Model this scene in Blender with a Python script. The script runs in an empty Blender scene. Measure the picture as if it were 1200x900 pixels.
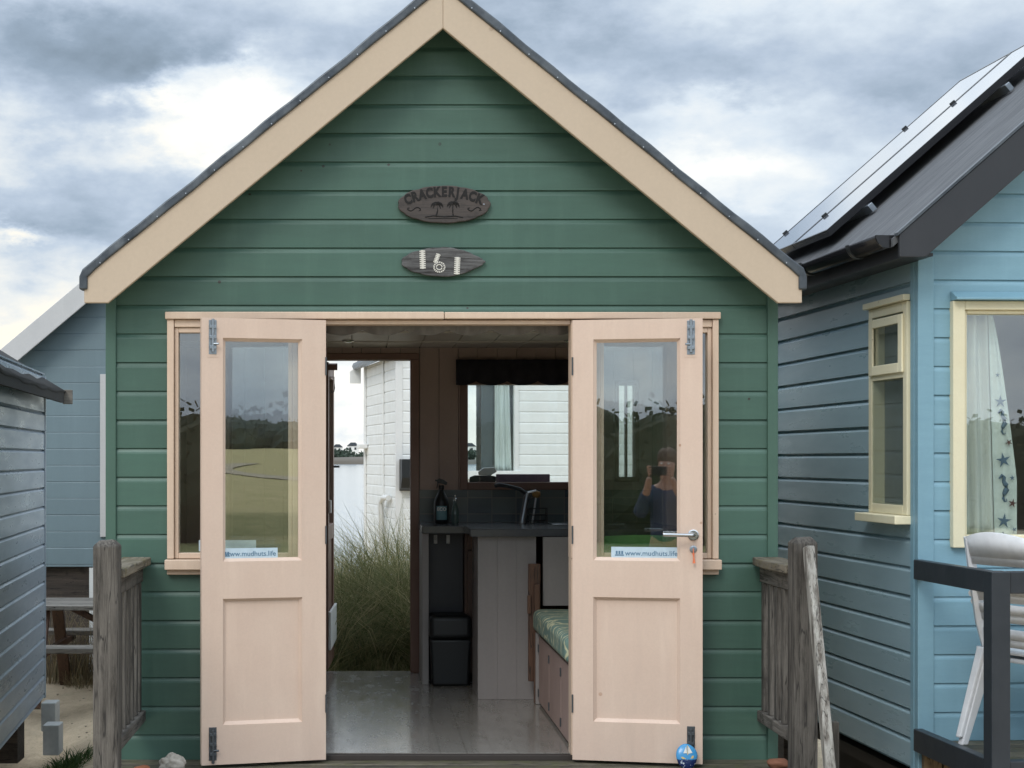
import bpy, math, random
from mathutils import Vector, Matrix, noise
random.seed(7)
R = math.radians
scn = bpy.context.scene
COL = scn.collection
CAMY, CAMZ, F = -7.0, 1.34, 1820.0

# ------------------------------------------------------------------ materials
def nt(name):
    m = bpy.data.materials.new(name); m.use_nodes = True
    n = m.node_tree; b = n.nodes['Principled BSDF']
    return m, n, b
def N(n, t, **k):
    x = n.nodes.new(t)
    for a, v in k.items(): setattr(x, a, v)
    return x
def mixc(n, fac, a, b, mode='MIX'):
    x = N(n, 'ShaderNodeMix', data_type='RGBA', blend_type=mode)
    for s, v in ((0, fac), (6, a), (7, b)):
        if hasattr(v, 'is_linked') or isinstance(v, bpy.types.NodeSocket): n.links.new(v, x.inputs[s])
        elif isinstance(v, (int, float)): x.inputs[s].default_value = v
        else: x.inputs[s].default_value = (*v, 1)
    return x.outputs[2]
def math_(n, op, a, b=None, c=None):
    x = N(n, 'ShaderNodeMath', operation=op)
    for i, v in enumerate((a, b, c)):
        if v is None: continue
        if isinstance(v, (int, float)): x.inputs[i].default_value = v
        else: n.links.new(v, x.inputs[i])
    return x.outputs[0]
def maprange(n, v, a, b, c=0., d=1.):
    x = N(n, 'ShaderNodeMapRange'); n.links.new(v, x.inputs[0])
    for i, q in enumerate((a, b, c, d)): x.inputs[i+1].default_value = q
    return x.outputs[0]
def coords(n, scale=(1,1,1), kind='Object'):
    t = N(n, 'ShaderNodeTexCoord'); m = N(n, 'ShaderNodeMapping')
    m.inputs['Scale'].default_value = scale
    n.links.new(t.outputs[kind], m.inputs[0]); return m.outputs[0]
def noise_(n, vec, scale, detail=6, rough=.6):
    x = N(n, 'ShaderNodeTexNoise'); x.inputs['Scale'].default_value = scale
    x.inputs['Detail'].default_value = detail; x.inputs['Roughness'].default_value = rough
    n.links.new(vec, x.inputs['Vector']); return x.outputs[0]
def bump(n, b, h, strength, dist=.01):
    x = N(n, 'ShaderNodeBump'); x.inputs['Strength'].default_value = strength; x.inputs['Distance'].default_value = dist
    n.links.new(h, x.inputs['Height']); n.links.new(x.outputs[0], b.inputs['Normal'])
def rnd(n):
    a = N(n, 'ShaderNodeAttribute', attribute_name='rnd'); return a.outputs['Fac']

def paint(name, col, col2=None, fade=.12, rough=.5, amt=.5, rv=.12, speck=.0, speckcol=(.03,.025,.02), bm=.15, stretch=(1,1,1), nscale=3., metal=0., spscale=9.):
    m, n, b = nt(name)
    col2 = col2 or tuple(c*.75 for c in col)
    v = coords(n, stretch)
    nz = noise_(n, v, nscale, 8, .65)
    f = maprange(n, nz, .35, .7, 0, amt)
    c = mixc(n, f, col, col2)
    fine = noise_(n, v, nscale*22, 4, .7)
    c = mixc(n, maprange(n, fine, .3, .7, 0, .16), c, tuple(x*.6 for x in col))
    fd = noise_(n, coords(n, (7,7,.9)), 1.3, 7, .7)
    c = mixc(n, maprange(n, fd, .52, .72, 0, fade), c, tuple(min(.85, x*1.35+.03) for x in col))
    c = mixc(n, maprange(n, fd, .46, .30, 0, fade*.9), c, tuple(x*.62 for x in col))
    # per-board variation
    br = maprange(n, rnd(n), 0, 1, 1-rv, 1+rv)
    hs = N(n, 'ShaderNodeHueSaturation'); n.links.new(br, hs.inputs['Value']); n.links.new(c, hs.inputs['Color'])
    c = hs.outputs[0]
    if speck:
        vo = N(n, 'ShaderNodeTexVoronoi'); vo.inputs['Scale'].default_value = spscale
        n.links.new(coords(n, (1,1,1)), vo.inputs['Vector'])
        n2 = noise_(n, coords(n, (1,1,1)), spscale*1.1, 3, .6)
        d = math_(n, 'ADD', vo.outputs['Distance'], math_(n, 'MULTIPLY', n2, .12))
        sm = maprange(n, d, .085+speck*.06, .1+speck*.06, 1, 0)
        gate = maprange(n, noise_(n, coords(n, (1,1,1)), 1.7, 2, .5), .5, .56, 0, 1)
        c = mixc(n, math_(n, 'MULTIPLY', sm, gate), c, speckcol)
    n.links.new(c, b.inputs['Base Color'])
    b.inputs['Roughness'].default_value = rough; b.inputs['Metallic'].default_value = metal
    n.links.new(maprange(n, nz, .3, .7, rough-.08, rough+.12), b.inputs['Roughness'])
    if bm: bump(n, b, math_(n, 'ADD', nz, math_(n, 'MULTIPLY', fine, .25)), bm, .004)
    return m

def wood(name, light, dark, axis, rough=.85, moss=None, bm=.6):
    m, n, b = nt(name)
    sc = [38, 38, 38]; sc['xyz'.index(axis)] = 2.6
    v = coords(n, tuple(sc))
    g = noise_(n, v, 1., 9, .72)
    v2 = coords(n, tuple(s*.25 for s in sc))
    g2 = noise_(n, v2, 1., 5, .6)
    c = mixc(n, maprange(n, g, .38, .66), dark, light)
    c = mixc(n, maprange(n, g2, .45, .7, 0, .6), c, tuple(x*.55 for x in dark))
    br = maprange(n, rnd(n), 0, 1, .78, 1.18)
    hs = N(n, 'ShaderNodeHueSaturation'); n.links.new(br, hs.inputs['Value']); n.links.new(c, hs.inputs['Color']); c = hs.outputs[0]
    bl = maprange(n, noise_(n, coords(n, (1,1,.45) if axis=='z' else (1,1,1)), 11, 7, .7), .54, .66, 0, .65)
    c = mixc(n, bl, c, tuple(x*.5 for x in dark))
    cr_ = noise_(n, coords(n, tuple(q*.55 for q in sc)), 1., 3, .5)
    ck = maprange(n, math_(n, 'ABSOLUTE', math_(n, 'SUBTRACT', cr_, .47)), .004, .012, .75, 0)
    c = mixc(n, ck, c, (.012,.010,.009))
    if moss:
        mm = maprange(n, noise_(n, coords(n), 14, 6, .7), .5, .62, 0, .8)
        c = mixc(n, mm, c, moss)
    n.links.new(c, b.inputs['Base Color']); b.inputs['Roughness'].default_value = rough
    bump(n, b, g, bm, .006)
    return m

def plain(name, col, rough=.5, metal=0., bm=0., nscale=40):
    m, n, b = nt(name)
    v = coords(n); nz = noise_(n, v, nscale, 4, .6)
    n.links.new(mixc(n, maprange(n, nz, .35, .65, 0, .35), col, tuple(c*.7 for c in col)), b.inputs['Base Color'])
    b.inputs['Roughness'].default_value = rough; b.inputs['Metallic'].default_value = metal
    if bm: bump(n, b, nz, bm, .003)
    return m

def glass(name, refl=.1, tint=(.92,.95,.94), wob=.02):
    m, n, b = nt(name); n.nodes.remove(b)
    out = n.nodes['Material Output']
    tr = N(n, 'ShaderNodeBsdfTransparent'); tr.inputs[0].default_value = (*tint, 1)
    gl = N(n, 'ShaderNodeBsdfGlossy'); gl.inputs['Roughness'].default_value = .0; gl.inputs[0].default_value = (1,1,1,1)
    ge = N(n, 'ShaderNodeNewGeometry'); dt = N(n, 'ShaderNodeVectorMath', operation='DOT_PRODUCT')
    n.links.new(ge.outputs['Normal'], dt.inputs[0]); n.links.new(ge.outputs['Incoming'], dt.inputs[1])
    ca = math_(n, 'SUBTRACT', 1., math_(n, 'ABSOLUTE', dt.outputs['Value']))
    f = math_(n, 'ADD', math_(n, 'MULTIPLY', math_(n, 'POWER', ca, 5.), .9-refl), refl)
    bp = N(n, 'ShaderNodeBump'); bp.inputs['Strength'].default_value = wob; bp.inputs['Distance'].default_value = .02
    n.links.new(noise_(n, coords(n), 1.6, 2, .4), bp.inputs['Height']); n.links.new(bp.outputs[0], gl.inputs['Normal'])
    mx = N(n, 'ShaderNodeMixShader'); n.links.new(f, mx.inputs[0]); n.links.new(tr.outputs[0], mx.inputs[1]); n.links.new(gl.outputs[0], mx.inputs[2])
    n.links.new(mx.outputs[0], out.inputs[0]); return m

PEACH = (.645,.495,.40)
M = {}
M['green'] = paint('green_board_paint', (.060,.128,.097), (.047,.103,.079), rough=.45, rv=.09, fade=.2, speck=.3, stretch=(.5,1,3), nscale=4, bm=.2, amt=.8, spscale=7)
M['green_trim'] = paint('green_trim_paint', (.054,.114,.086), rough=.5, bm=.15)
M['peach'] = paint('peach_door_paint', PEACH, (.59,.43,.34), rough=.42, rv=.015, speck=.12, fade=.18, speckcol=(.42,.25,.17), bm=.1, nscale=5, spscale=5)
M['cream_trim'] = paint('peach_frame_paint', (.66,.50,.38), (.57,.42,.31), rough=.5, rv=.05, speck=.45, fade=.25, speckcol=(.20,.13,.085), bm=.25, nscale=6, spscale=11)
M['barge'] = paint('tan_bargeboard_paint', (.52,.415,.31), (.48,.38,.28), rough=.5, rv=.01, speck=.16, speckcol=(.20,.11,.07), bm=.12, nscale=2.5, spscale=3.7, fade=.06)
M['lead'] = paint('lead_grey_trim_metal', (.045,.055,.068), (.13,.145,.16), rough=.38, metal=.35, bm=.5, nscale=9, amt=.9)
M['felt'] = paint('grey_roof_felt', (.135,.14,.148), (.075,.078,.084), rough=.95, bm=.8, nscale=5, stretch=(.6,5,.6), amt=1., rv=.1)
M['felt_black'] = paint('black_roof_felt', (.018,.018,.019), (.04,.037,.030), rough=.9, bm=.9, nscale=6, stretch=(1,.4,1), amt=.9)
M['charcoal'] = paint('charcoal_board_paint', (.022,.024,.029), (.03,.032,.038), rough=.45, bm=.1)
M['navy'] = paint('black_railing_paint', (.018,.024,.032), (.03,.035,.042), rough=.4, bm=.1, nscale=8)
M['gutter'] = plain('black_gutter_plastic', (.012,.012,.014), .22)
M['blue'] = paint('sky_blue_board_paint', (.215,.38,.465), (.18,.33,.415), rough=.42, rv=.05, bm=.2, stretch=(.5,.5,3), nscale=4, amt=.8)
M['blue_side'] = paint('blue_board_paint_lightened', (.28,.40,.455), (.235,.345,.40), rough=.3, fade=.03, rv=.05, bm=.08, stretch=(.5,.5,3), nscale=4, amt=.8)  # side copy of the hut's blue, lightened against the dim gap light
M['lavender'] = paint('lavender_grey_board_paint', (.36,.42,.48), (.30,.355,.41), rough=.3, fade=.04, rv=.07, bm=.08, stretch=(.5,.5,3), nscale=4, amt=.8)
M['slate'] = paint('slate_blue_board_paint', (.17,.235,.26), (.15,.21,.235), rough=.5, rv=.04, bm=.15, nscale=4)
M['white_board'] = paint('white_board_paint', (.78,.79,.77), (.66,.66,.62), rough=.5, rv=.03, bm=.15, nscale=5)
M['grey_white'] = paint('weathered_white_paint', (.52,.51,.50), (.42,.42,.41), rough=.5, bm=.15)
M['white'] = paint('white_gloss_paint', (.78,.78,.76), (.7,.7,.67), rough=.4, bm=.1)
M['butter'] = paint('butter_cream_paint', (.76,.70,.50), (.70,.62,.42), rough=.42, speck=.2, speckcol=(.25,.2,.13), bm=.15, nscale=7, spscale=14)
M['zinc'] = plain('galvanised_steel', (.32,.36,.40), .35, .8, .3, 60)
M['zinc_dark'] = plain('tarnished_steel', (.10,.11,.12), .5, .7, .4, 60)
M['steel'] = plain('brushed_steel', (.55,.56,.57), .22, 1.)
M['dark_gap'] = plain('dark_wood_and_void_shade', (.035,.027,.022), .7)  # dark wood; also the painted shade of the voids under huts
M['glass'] = glass('window_glass', .15)
M['glass_clear'] = glass('clear_window_glass', .03, (.93,.96,.96))
M['railz'] = wood('weathered_grey_wood_upright', (.19,.172,.15), (.035,.03,.025), 'z', bm=1)
M['raily'] = wood('weathered_grey_wood_rail', (.22,.20,.175), (.06,.052,.044), 'y', bm=1)
M['capy'] = wood('mossy_rail_cap_wood', (.27,.235,.18), (.10,.085,.06), 'y', moss=(.12,.10,.045))
M['stair'] = wood('flaking_white_handrail_wood', (.50,.49,.45), (.10,.085,.07), 'z', bm=1)
M['deckx'] = wood('damp_deck_wood', (.17,.15,.105), (.055,.052,.036), 'x', rough=.6, moss=(.085,.085,.04))
M['tablex'] = wood('silvered_table_wood', (.32,.29,.25), (.17,.15,.125), 'x')
M['brown'] = wood('red_brown_stained_wood', (.17,.085,.05), (.09,.045,.027), 'z', rough=.5, bm=.2)
M['frame_brown'] = paint('dull_terracotta_paint', (.23,.13,.095), (.17,.095,.07), rough=.45, bm=.15)
M['lining'] = paint('dusky_pink_panelling', (.43,.32,.275), (.36,.265,.225), rough=.55, rv=.05, bm=.1)
M['ceil'] = paint('cream_ceiling_panels', (.62,.56,.50), (.5,.45,.4), rough=.45, rv=.05, bm=.05)
M['panel'] = paint('pale_grey_tongue_panel', (.29,.265,.255), (.25,.23,.22), rough=.45, rv=.04, bm=.05)
M['pinkpanel'] = paint('pale_pink_locker_door', (.40,.285,.25), rough=.5, bm=.05)
M['worktop'] = plain('slate_grey_worktop', (.10,.105,.115), .18, 0, .05, 30)
M['black_plastic'] = plain('black_plastic', (.008,.010,.011), .45)
M['white_plastic'] = plain('white_chair_plastic', (.72,.73,.75), .38, 0, .05, 20)
M['dark_cloth'] = paint('dark_valance_cloth', (.028,.026,.034), (.02,.018,.025), rough=.9, bm=.3, nscale=20)
M['net'] = paint('grey_net_cloth', (.16,.15,.145), (.10,.095,.09), rough=.9, bm=.3, nscale=20)
M['plinth'] = wood('dark_plinth_boards', (.13,.10,.08), (.05,.04,.032), 'x')
M['block'] = plain('pale_concrete', (.55,.55,.53), .9, 0, .4, 25)
M['sign'] = wood('burnt_wood_plaque', (.075,.058,.05), (.035,.028,.025), 'x', rough=.6, bm=.3)
M['driftwood'] = wood('silvered_driftwood', (.16,.16,.16), (.022,.02,.02), 'x', rough=.8, bm=.5)
M['burn'] = plain('burnt_black_lettering', (.008,.007,.007), .8)
M['rope'] = plain('white_number_paint', (.66,.64,.58), .8, 0, .3, 90)
M['sticker'] = plain('pale_blue_sticker', (.50,.62,.70), .4)
M['sticker_ink'] = plain('slate_blue_ink', (.10,.20,.30), .5)
M['orange'] = plain('coral_orange_plastic', (.85,.22,.10), .4)

def tiles():
    m, n, b = nt('worn_vinyl_floor_tiles')
    v = coords(n, (1,1,1))
    br = N(n, 'ShaderNodeTexBrick'); br.offset = .0; br.inputs['Scale'].default_value = 1.
    br.inputs['Brick Width'].default_value = .118; br.inputs['Row Height'].default_value = .295
    br.inputs['Mortar Size'].default_value = .004; br.inputs['Mortar Smooth'].default_value = .2
    br.inputs['Color1'].default_value = (.27,.255,.23,1); br.inputs['Color2'].default_value = (.235,.22,.20,1); br.inputs['Mortar'].default_value = (.185,.175,.155,1)
    n.links.new(v, br.inputs['Vector'])
    nz = noise_(n, coords(n, (3,1,1)), 3.5, 8, .7)
    c = mixc(n, maprange(n, nz, .4, .68, 0, .75), br.outputs['Color'], (.15,.14,.12))
    n.links.new(c, b.inputs['Base Color'])
    n.links.new(maprange(n, nz, .35, .7, .13, .36), b.inputs['Roughness'])
    b.inputs['IOR'].default_value=1.6; b.inputs['Coat Weight'].default_value=.5; b.inputs['Coat Roughness'].default_value=.12
    bump(n, b, math_(n, 'SUBTRACT', nz, br.outputs['Fac']), .12, .004)
    return m
M['tiles'] = tiles()
def splash():
    m, n, b = nt('dark_splashback_tiles')
    t = N(n, 'ShaderNodeTexCoord'); sp = N(n, 'ShaderNodeSeparateXYZ'); cb = N(n, 'ShaderNodeCombineXYZ')
    n.links.new(t.outputs['Object'], sp.inputs[0]); n.links.new(sp.outputs[0], cb.inputs[0]); n.links.new(sp.outputs[2], cb.inputs[1])
    br = N(n, 'ShaderNodeTexBrick'); br.offset = 0; br.inputs['Scale'].default_value = 1.
    br.inputs['Brick Width'].default_value = .15; br.inputs['Row Height'].default_value = .10; br.inputs['Mortar Size'].default_value = .003
    br.inputs['Color1'].default_value = (.13,.15,.14,1); br.inputs['Color2'].default_value = (.05,.07,.085,1); br.inputs['Mortar'].default_value = (.16,.15,.14,1)
    n.links.new(cb.outputs[0], br.inputs['Vector']); n.links.new(br.outputs['Color'], b.inputs['Base Color']); b.inputs['Roughness'].default_value = .25
    return m
M['splash'] = splash()
def ground_mat():
    m, n, b = nt('sand_and_heath_ground')
    g = N(n, 'ShaderNodeNewGeometry'); sp = N(n, 'ShaderNodeSeparateXYZ'); n.links.new(g.outputs['Position'], sp.inputs[0])
    v = coords(n)
    n1 = noise_(n, v, .8, 8, .65); n2 = noise_(n, v, 9, 8, .75); n3 = noise_(n, v, 60, 4, .7); nb = noise_(n, v, .05, 6, .65)
    sand = mixc(n, maprange(n, n2, .35, .7), (.72,.58,.41), (.56,.44,.30))
    sand = mixc(n, maprange(n, n3, .55, .72, 0, .5), sand, (.22,.165,.11))
    sand = mixc(n, maprange(n, n1, .56, .66, 0, .55), sand, (.17,.17,.08))
    dry = mixc(n, maprange(n, n1, .35, .65), (.62,.52,.28), (.46,.41,.19))
    grn = mixc(n, maprange(n, n1, .35, .65), (.22,.23,.10), (.33,.30,.14))
    fld = mixc(n, maprange(n, math_(n, 'ADD', math_(n, 'MULTIPLY', sp.outputs[1], -.006), nb), .66, .78), grn, dry)
    c = mixc(n, maprange(n, math_(n, 'ADD', sp.outputs[1], math_(n, 'MULTIPLY', n1, 5)), -11, -7), fld, sand)
    n.links.new(c, b.inputs['Base Color']); b.inputs['Roughness'].default_value = 1
    b.inputs['Specular IOR Level'].default_value = .1
    bump(n, b, math_(n, 'ADD', n2, math_(n, 'MULTIPLY', n3, .4)), .9, .04)
    return m
M['ground'] = ground_mat()
def water_mat():
    m, n, b = nt('harbour_water')
    b.inputs['Base Color'].default_value = (.30,.34,.36,1); b.inputs['Roughness'].default_value = .12
    b.inputs['IOR'].default_value = 1.33
    bump(n, b, noise_(n, coords(n, (.6,2.5,1)), 1.5, 5, .6), .25, .05)
    return m
M['water'] = water_mat()
def leaf(name, cols, rough=.7):
    m, n, b = nt(name)
    r = N(n, 'ShaderNodeValToRGB'); n.links.new(rnd(n), r.inputs[0])
    el = r.color_ramp.elements
    for i, c in enumerate(cols):
        p = i/(len(cols)-1)
        e = el[0] if i == 0 else (el[-1] if i == len(cols)-1 else el.new(p))
        e.position = p; e.color = (*c, 1)
    n.links.new(r.outputs[0], b.inputs['Base Color']); b.inputs['Roughness'].default_value = rough
    b.inputs['Specular IOR Level'].default_value = .2
    tb = N(n, 'ShaderNodeBsdfTranslucent'); n.links.new(r.outputs[0], tb.inputs[0])
    mx = N(n, 'ShaderNodeMixShader'); mx.inputs[0].default_value = .3
    n.links.new(b.outputs[0], mx.inputs[1]); n.links.new(tb.outputs[0], mx.inputs[2]); n.links.new(mx.outputs[0], n.nodes['Material Output'].inputs[0])
    return m
M['marram'] = leaf('marram_grass_blades', [(.06,.08,.03),(.13,.15,.06),(.22,.22,.10),(.36,.31,.17),(.62,.52,.32)])
M['weed'] = leaf('low_green_weeds', [(.02,.045,.012),(.05,.09,.025),(.09,.12,.04)])
M['straw'] = leaf('dead_straw_stems', [(.16,.12,.07),(.34,.27,.16),(.12,.13,.06)])
M['bush'] = leaf('heath_bushes', [(.035,.048,.024),(.05,.064,.032),(.07,.08,.042)], .9)
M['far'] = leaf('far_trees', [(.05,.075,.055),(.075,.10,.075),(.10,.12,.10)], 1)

# ------------------------------------------------------------------ mesh builder
class MB:
    def __init__(s, M_=None): s.v=[]; s.f=[]; s.r=[]; s.M=M_
    def add(s, vs, fs, r=None):
        if r is None: r = random.random()
        o = len(s.v)
        for p in vs:
            p = Vector(p); s.v.append(s.M @ p if s.M else p)
        for f in fs: s.f.append(tuple(o+i for i in f)); s.r.append(r)
        return s
    def box(s, x0,x1,y0,y1,z0,z1, r=None):
        if x0>x1: x0,x1=x1,x0
        if y0>y1: y0,y1=y1,y0
        if z0>z1: z0,z1=z1,z0
        return s.add([(x,y,z) for z in (z0,z1) for y in (y0,y1) for x in (x0,x1)],
            [(0,2,3,1),(4,5,7,6),(0,1,5,4),(2,6,7,3),(0,4,6,2),(1,3,7,5)], r)
    def prism(s, pts, d, r=None):                 # polygon (list of 3d pts) extruded along d
        d = Vector(d); n = len(pts); P = [Vector(p) for p in pts]
        return s.add(P+[p+d for p in P], [tuple(range(n))[::-1], tuple(range(n,2*n))]+[(i,(i+1)%n,n+(i+1)%n,n+i) for i in range(n)], r)
    def beam(s, a, b, w, h, up=(0,0,1), r=None):   # rectangular bar between two points
        a, b, up = Vector(a), Vector(b), Vector(up); d=(b-a).normalized(); sd=d.cross(up).normalized(); u=sd.cross(d)
        q=[sd*w/2*i+u*h/2*j for i,j in ((-1,-1),(1,-1),(1,1),(-1,1))]
        return s.prism([a+k for k in q], b-a, r)
    def tube(s, path, rad, n=10, r=None, cap=True):
        P=[Vector(p) for p in path]; rs = rad if isinstance(rad,(list,tuple)) else [rad]*len(P)
        vs=[]; fs=[]; up=Vector((0,0,1))
        for i,p in enumerate(P):
            d=(P[min(i+1,len(P)-1)]-P[max(i-1,0)]).normalized()
            a=d.cross(up)
            if a.length<.05: a=d.cross(Vector((0,1,0)))
            a.normalize(); b=a.cross(d)
            for k in range(n):
                t=2*math.pi*k/n; vs.append(p+(a*math.cos(t)+b*math.sin(t))*rs[i])
        for i in range(len(P)-1):
            for k in range(n): fs.append((i*n+k,i*n+(k+1)%n,(i+1)*n+(k+1)%n,(i+1)*n+k))
        if cap: fs+= [tuple(range(n))[::-1], tuple((len(P)-1)*n+k for k in range(n))]
        return s.add(vs,fs,r)
    def lathe(s, prof, c, n=20, r=None, axis='z'):   # prof: (radius, height)
        vs=[];fs=[]; c=Vector(c)
        for (q,h) in prof:
            for k in range(n):
                t=2*math.pi*k/n; a,b=q*math.cos(t),q*math.sin(t)
                vs.append(c+(Vector((a,b,h)) if axis=='z' else (Vector((a,-h,b)) if axis=='y' else Vector((h,a,b)))))
        for i in range(len(prof)-1):
            for k in range(n): fs.append((i*n+k,i*n+(k+1)%n,(i+1)*n+(k+1)%n,(i+1)*n+k))
        fs+=[tuple(range(n))[::-1], tuple((len(prof)-1)*n+k for k in range(n))]
        return s.add(vs,fs,r)
    def blob(s, c, rad, n=14, m=9, nz=.15, fr=3., seed=0, r=None):
        vs=[];fs=[];c=Vector(c)
        for i in range(m+1):
            ph=math.pi*i/m
            for k in range(n):
                t=2*math.pi*k/n; d=Vector((math.sin(ph)*math.cos(t),math.sin(ph)*math.sin(t),math.cos(ph)))
                q=1+nz*noise.noise(d*fr*.5+Vector((seed*7.1,seed,0)))
                vs.append(c+Vector((d.x*rad[0],d.y*rad[1],d.z*rad[2]))*q)
        for i in range(m):
            for k in range(n): fs.append((i*n+k,(i+1)*n+k,(i+1)*n+(k+1)%n,i*n+(k+1)%n))
        return s.add(vs,fs,r)

ROOT = {}
def top_root(o):
    while o.parent: o=o.parent
    return o
def setp(o, label=None, cat=None, group=None, kind=None):
    if label: o['label']=label
    if cat: o['category']=cat
    if group: o['group']=group
    if kind: o['kind']=kind
    return o
def thing(name, label, cat, loc=(0,0,0), rz=0., group=None, M_=None):
    o = bpy.data.objects.new(name, None); COL.objects.link(o)
    o.location=loc; o.rotation_euler=(0,0,rz); o.empty_display_size=.2
    ROOT[o.name] = Matrix.Translation(loc) @ Matrix.Rotation(rz,4,'Z')
    return setp(o,label,cat,group)
def build(name, mb, mat, parent=None, bevel=0., smooth=None, local=False, seg=2, solid=None):
    vs = mb.v
    if parent is not None:
        if not local:
            W = ROOT[top_root(parent).name].inverted(); vs=[W@v for v in vs]
        loc=Vector((0,0,0))
    else:
        lo=[min(v[i] for v in vs) for i in range(3)]; hi=[max(v[i] for v in vs) for i in range(3)]
        loc=Vector(((lo[0]+hi[0])/2,(lo[1]+hi[1])/2,lo[2])); vs=[v-loc for v in vs]
    me=bpy.data.meshes.new(name); me.from_pydata([tuple(v) for v in vs],[],mb.f)
    a=me.attributes.new('rnd','FLOAT','FACE'); a.data.foreach_set('value', mb.r)
    me.materials.append(mat)
    import bmesh
    bm=bmesh.new(); bm.from_mesh(me); bmesh.ops.recalc_face_normals(bm,faces=bm.faces[:]); bm.to_mesh(me); bm.free()
    if smooth is not None:
        me.polygons.foreach_set('use_smooth',[True]*len(me.polygons)); me.set_sharp_from_angle(angle=R(smooth))
    o=bpy.data.objects.new(name,me); COL.objects.link(o)
    o.location=loc
    if parent is not None: o.parent=parent
    else: ROOT[o.name]=Matrix.Translation(loc)
    if solid:
        md=o.modifiers.new('s','SOLIDIFY'); md.thickness=solid
    if bevel:
        md=o.modifiers.new('b','BEVEL'); md.width=bevel; md.segments=seg; md.limit_method='ANGLE'; md.angle_limit=R(40)
        md.harden_normals=False
    return o
def text_mb(txt, size, depth, mat4, bold=.0, spacing=1., align='CENTER'):
    cu=bpy.data.curves.new('t','FONT'); cu.body=txt; cu.size=size; cu.extrude=depth; cu.offset=bold; cu.align_x=align; cu.space_character=spacing; cu.resolution_u=3
    o=bpy.data.objects.new('t',cu); COL.objects.link(o)
    dg=bpy.context.evaluated_depsgraph_get(); me=bpy.data.meshes.new_from_object(o.evaluated_get(dg))
    vs=[mat4@v.co for v in me.vertices]; fs=[tuple(p.vertices) for p in me.polygons]
    bpy.data.objects.remove(o); bpy.data.meshes.remove(me); bpy.data.curves.remove(cu)
    return vs,fs
def face_cam(x,y,z,rot=0.,M_=None):   # text plane in xz facing -y
    m=Matrix.Translation((x,y,z))@Matrix.Rotation(R(90),4,'X')@Matrix.Rotation(rot,4,'Z')
    return (M_@m) if M_ else m

# weatherboard wall: rows of real boards with a lip at the foot and a hollowed top
PROF=[(0.,.015),(.80,.015),(.86,.0135),(.93,.009),(1.,.0055)]
PROF_S=[(0.,.020),(.80,.020),(.835,.0175),(.945,.0045),(1.,.003)]
PROF_F=[(0.,.012),(.93,.012),(.97,.009),(1.,.007)]
def board_wall(name, mat, parent, o, u, nrm, L, zb, zt, span=None, openings=(), phase=.1015, pitch=.12885, prof=PROF, back=True, local=False):
    mb=MB(); o=Vector(o); u=Vector(u); nn=Vector(nrm)
    span = span or (lambda z:(0.,L))
    P=lambda s,z,off: o+u*s+nn*off+Vector((0,0,z))
    k=math.floor((zb-phase)/pitch)
    zc=sorted({z for op in openings for z in (op[2],op[3])})
    while phase+k*pitch<zt-1e-6:
        z0=phase+k*pitch; r=random.random()
        a,b=max(z0,zb),min(z0+pitch,zt)
        cuts=[a]+[z for z in zc if a+1e-4<z<b-1e-4]+[b]
        jit=random.uniform(-.0012,.0012)
        def offs(z):
            t=(z-z0)/pitch
            for (t0,o0),(t1,o1) in zip(prof,prof[1:]):
                if t<=t1+1e-9: return o0+(o1-o0)*(t-t0)/(t1-t0)+jit
            return prof[-1][1]+jit
        for c0,c1 in zip(cuts,cuts[1:]):
            zs=[c0]+[z0+t*pitch for t,_ in prof if c0+1e-4<z0+t*pitch<c1-1e-4]+[c1]
            mid=(c0+c1)/2
            ops=sorted((op[0],op[1]) for op in openings if op[2]<=mid<=op[3])
            for i,(p,q) in enumerate(zip(zs,zs[1:])):
                def iv(z):
                    s0,s1=span(z); out=[]; cur=s0
                    for x0,x1 in ops: out.append((cur,x0)); cur=x1
                    out.append((cur,s1)); return out
                for (a0,a1),(b0,b1) in zip(iv(p),iv(q)):
                    if a1-a0<=1e-4: continue
                    if b1<b0: b0=b1=(a0+a1)/2
                    mb.add([P(a0,p,offs(p)),P(a1,p,offs(p)),P(b1,q,offs(q)),P(b0,q,offs(q))],[(0,1,2,3)],r)
            if abs(c0-z0)<1e-6:
                for a0,a1 in iv(c0):
                    if a1-a0>1e-4: mb.add([P(a0,c0,-.002),P(a1,c0,-.002),P(a1,c0,offs(c0)),P(a0,c0,offs(c0))],[(0,1,2,3)],r)
        k+=1
    if not local and parent is not None:
        W=ROOT[top_root(parent).name].inverted(); mb.v=[W@v for v in mb.v]
    # keep face orientation as built
    me=bpy.data.meshes.new(name); me.from_pydata([tuple(v) for v in mb.v],[],mb.f)
    at=me.attributes.new('rnd','FLOAT','FACE'); at.data.foreach_set('value', mb.r); me.materials.append(mat)
    ob=bpy.data.objects.new(name,me); COL.objects.link(ob); ob.parent=parent
    return ob

fx=lambda px,d=7.: (px-425)/F*d
fz=lambda py,d=7.: CAMZ+(538-py)/F*d

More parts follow.
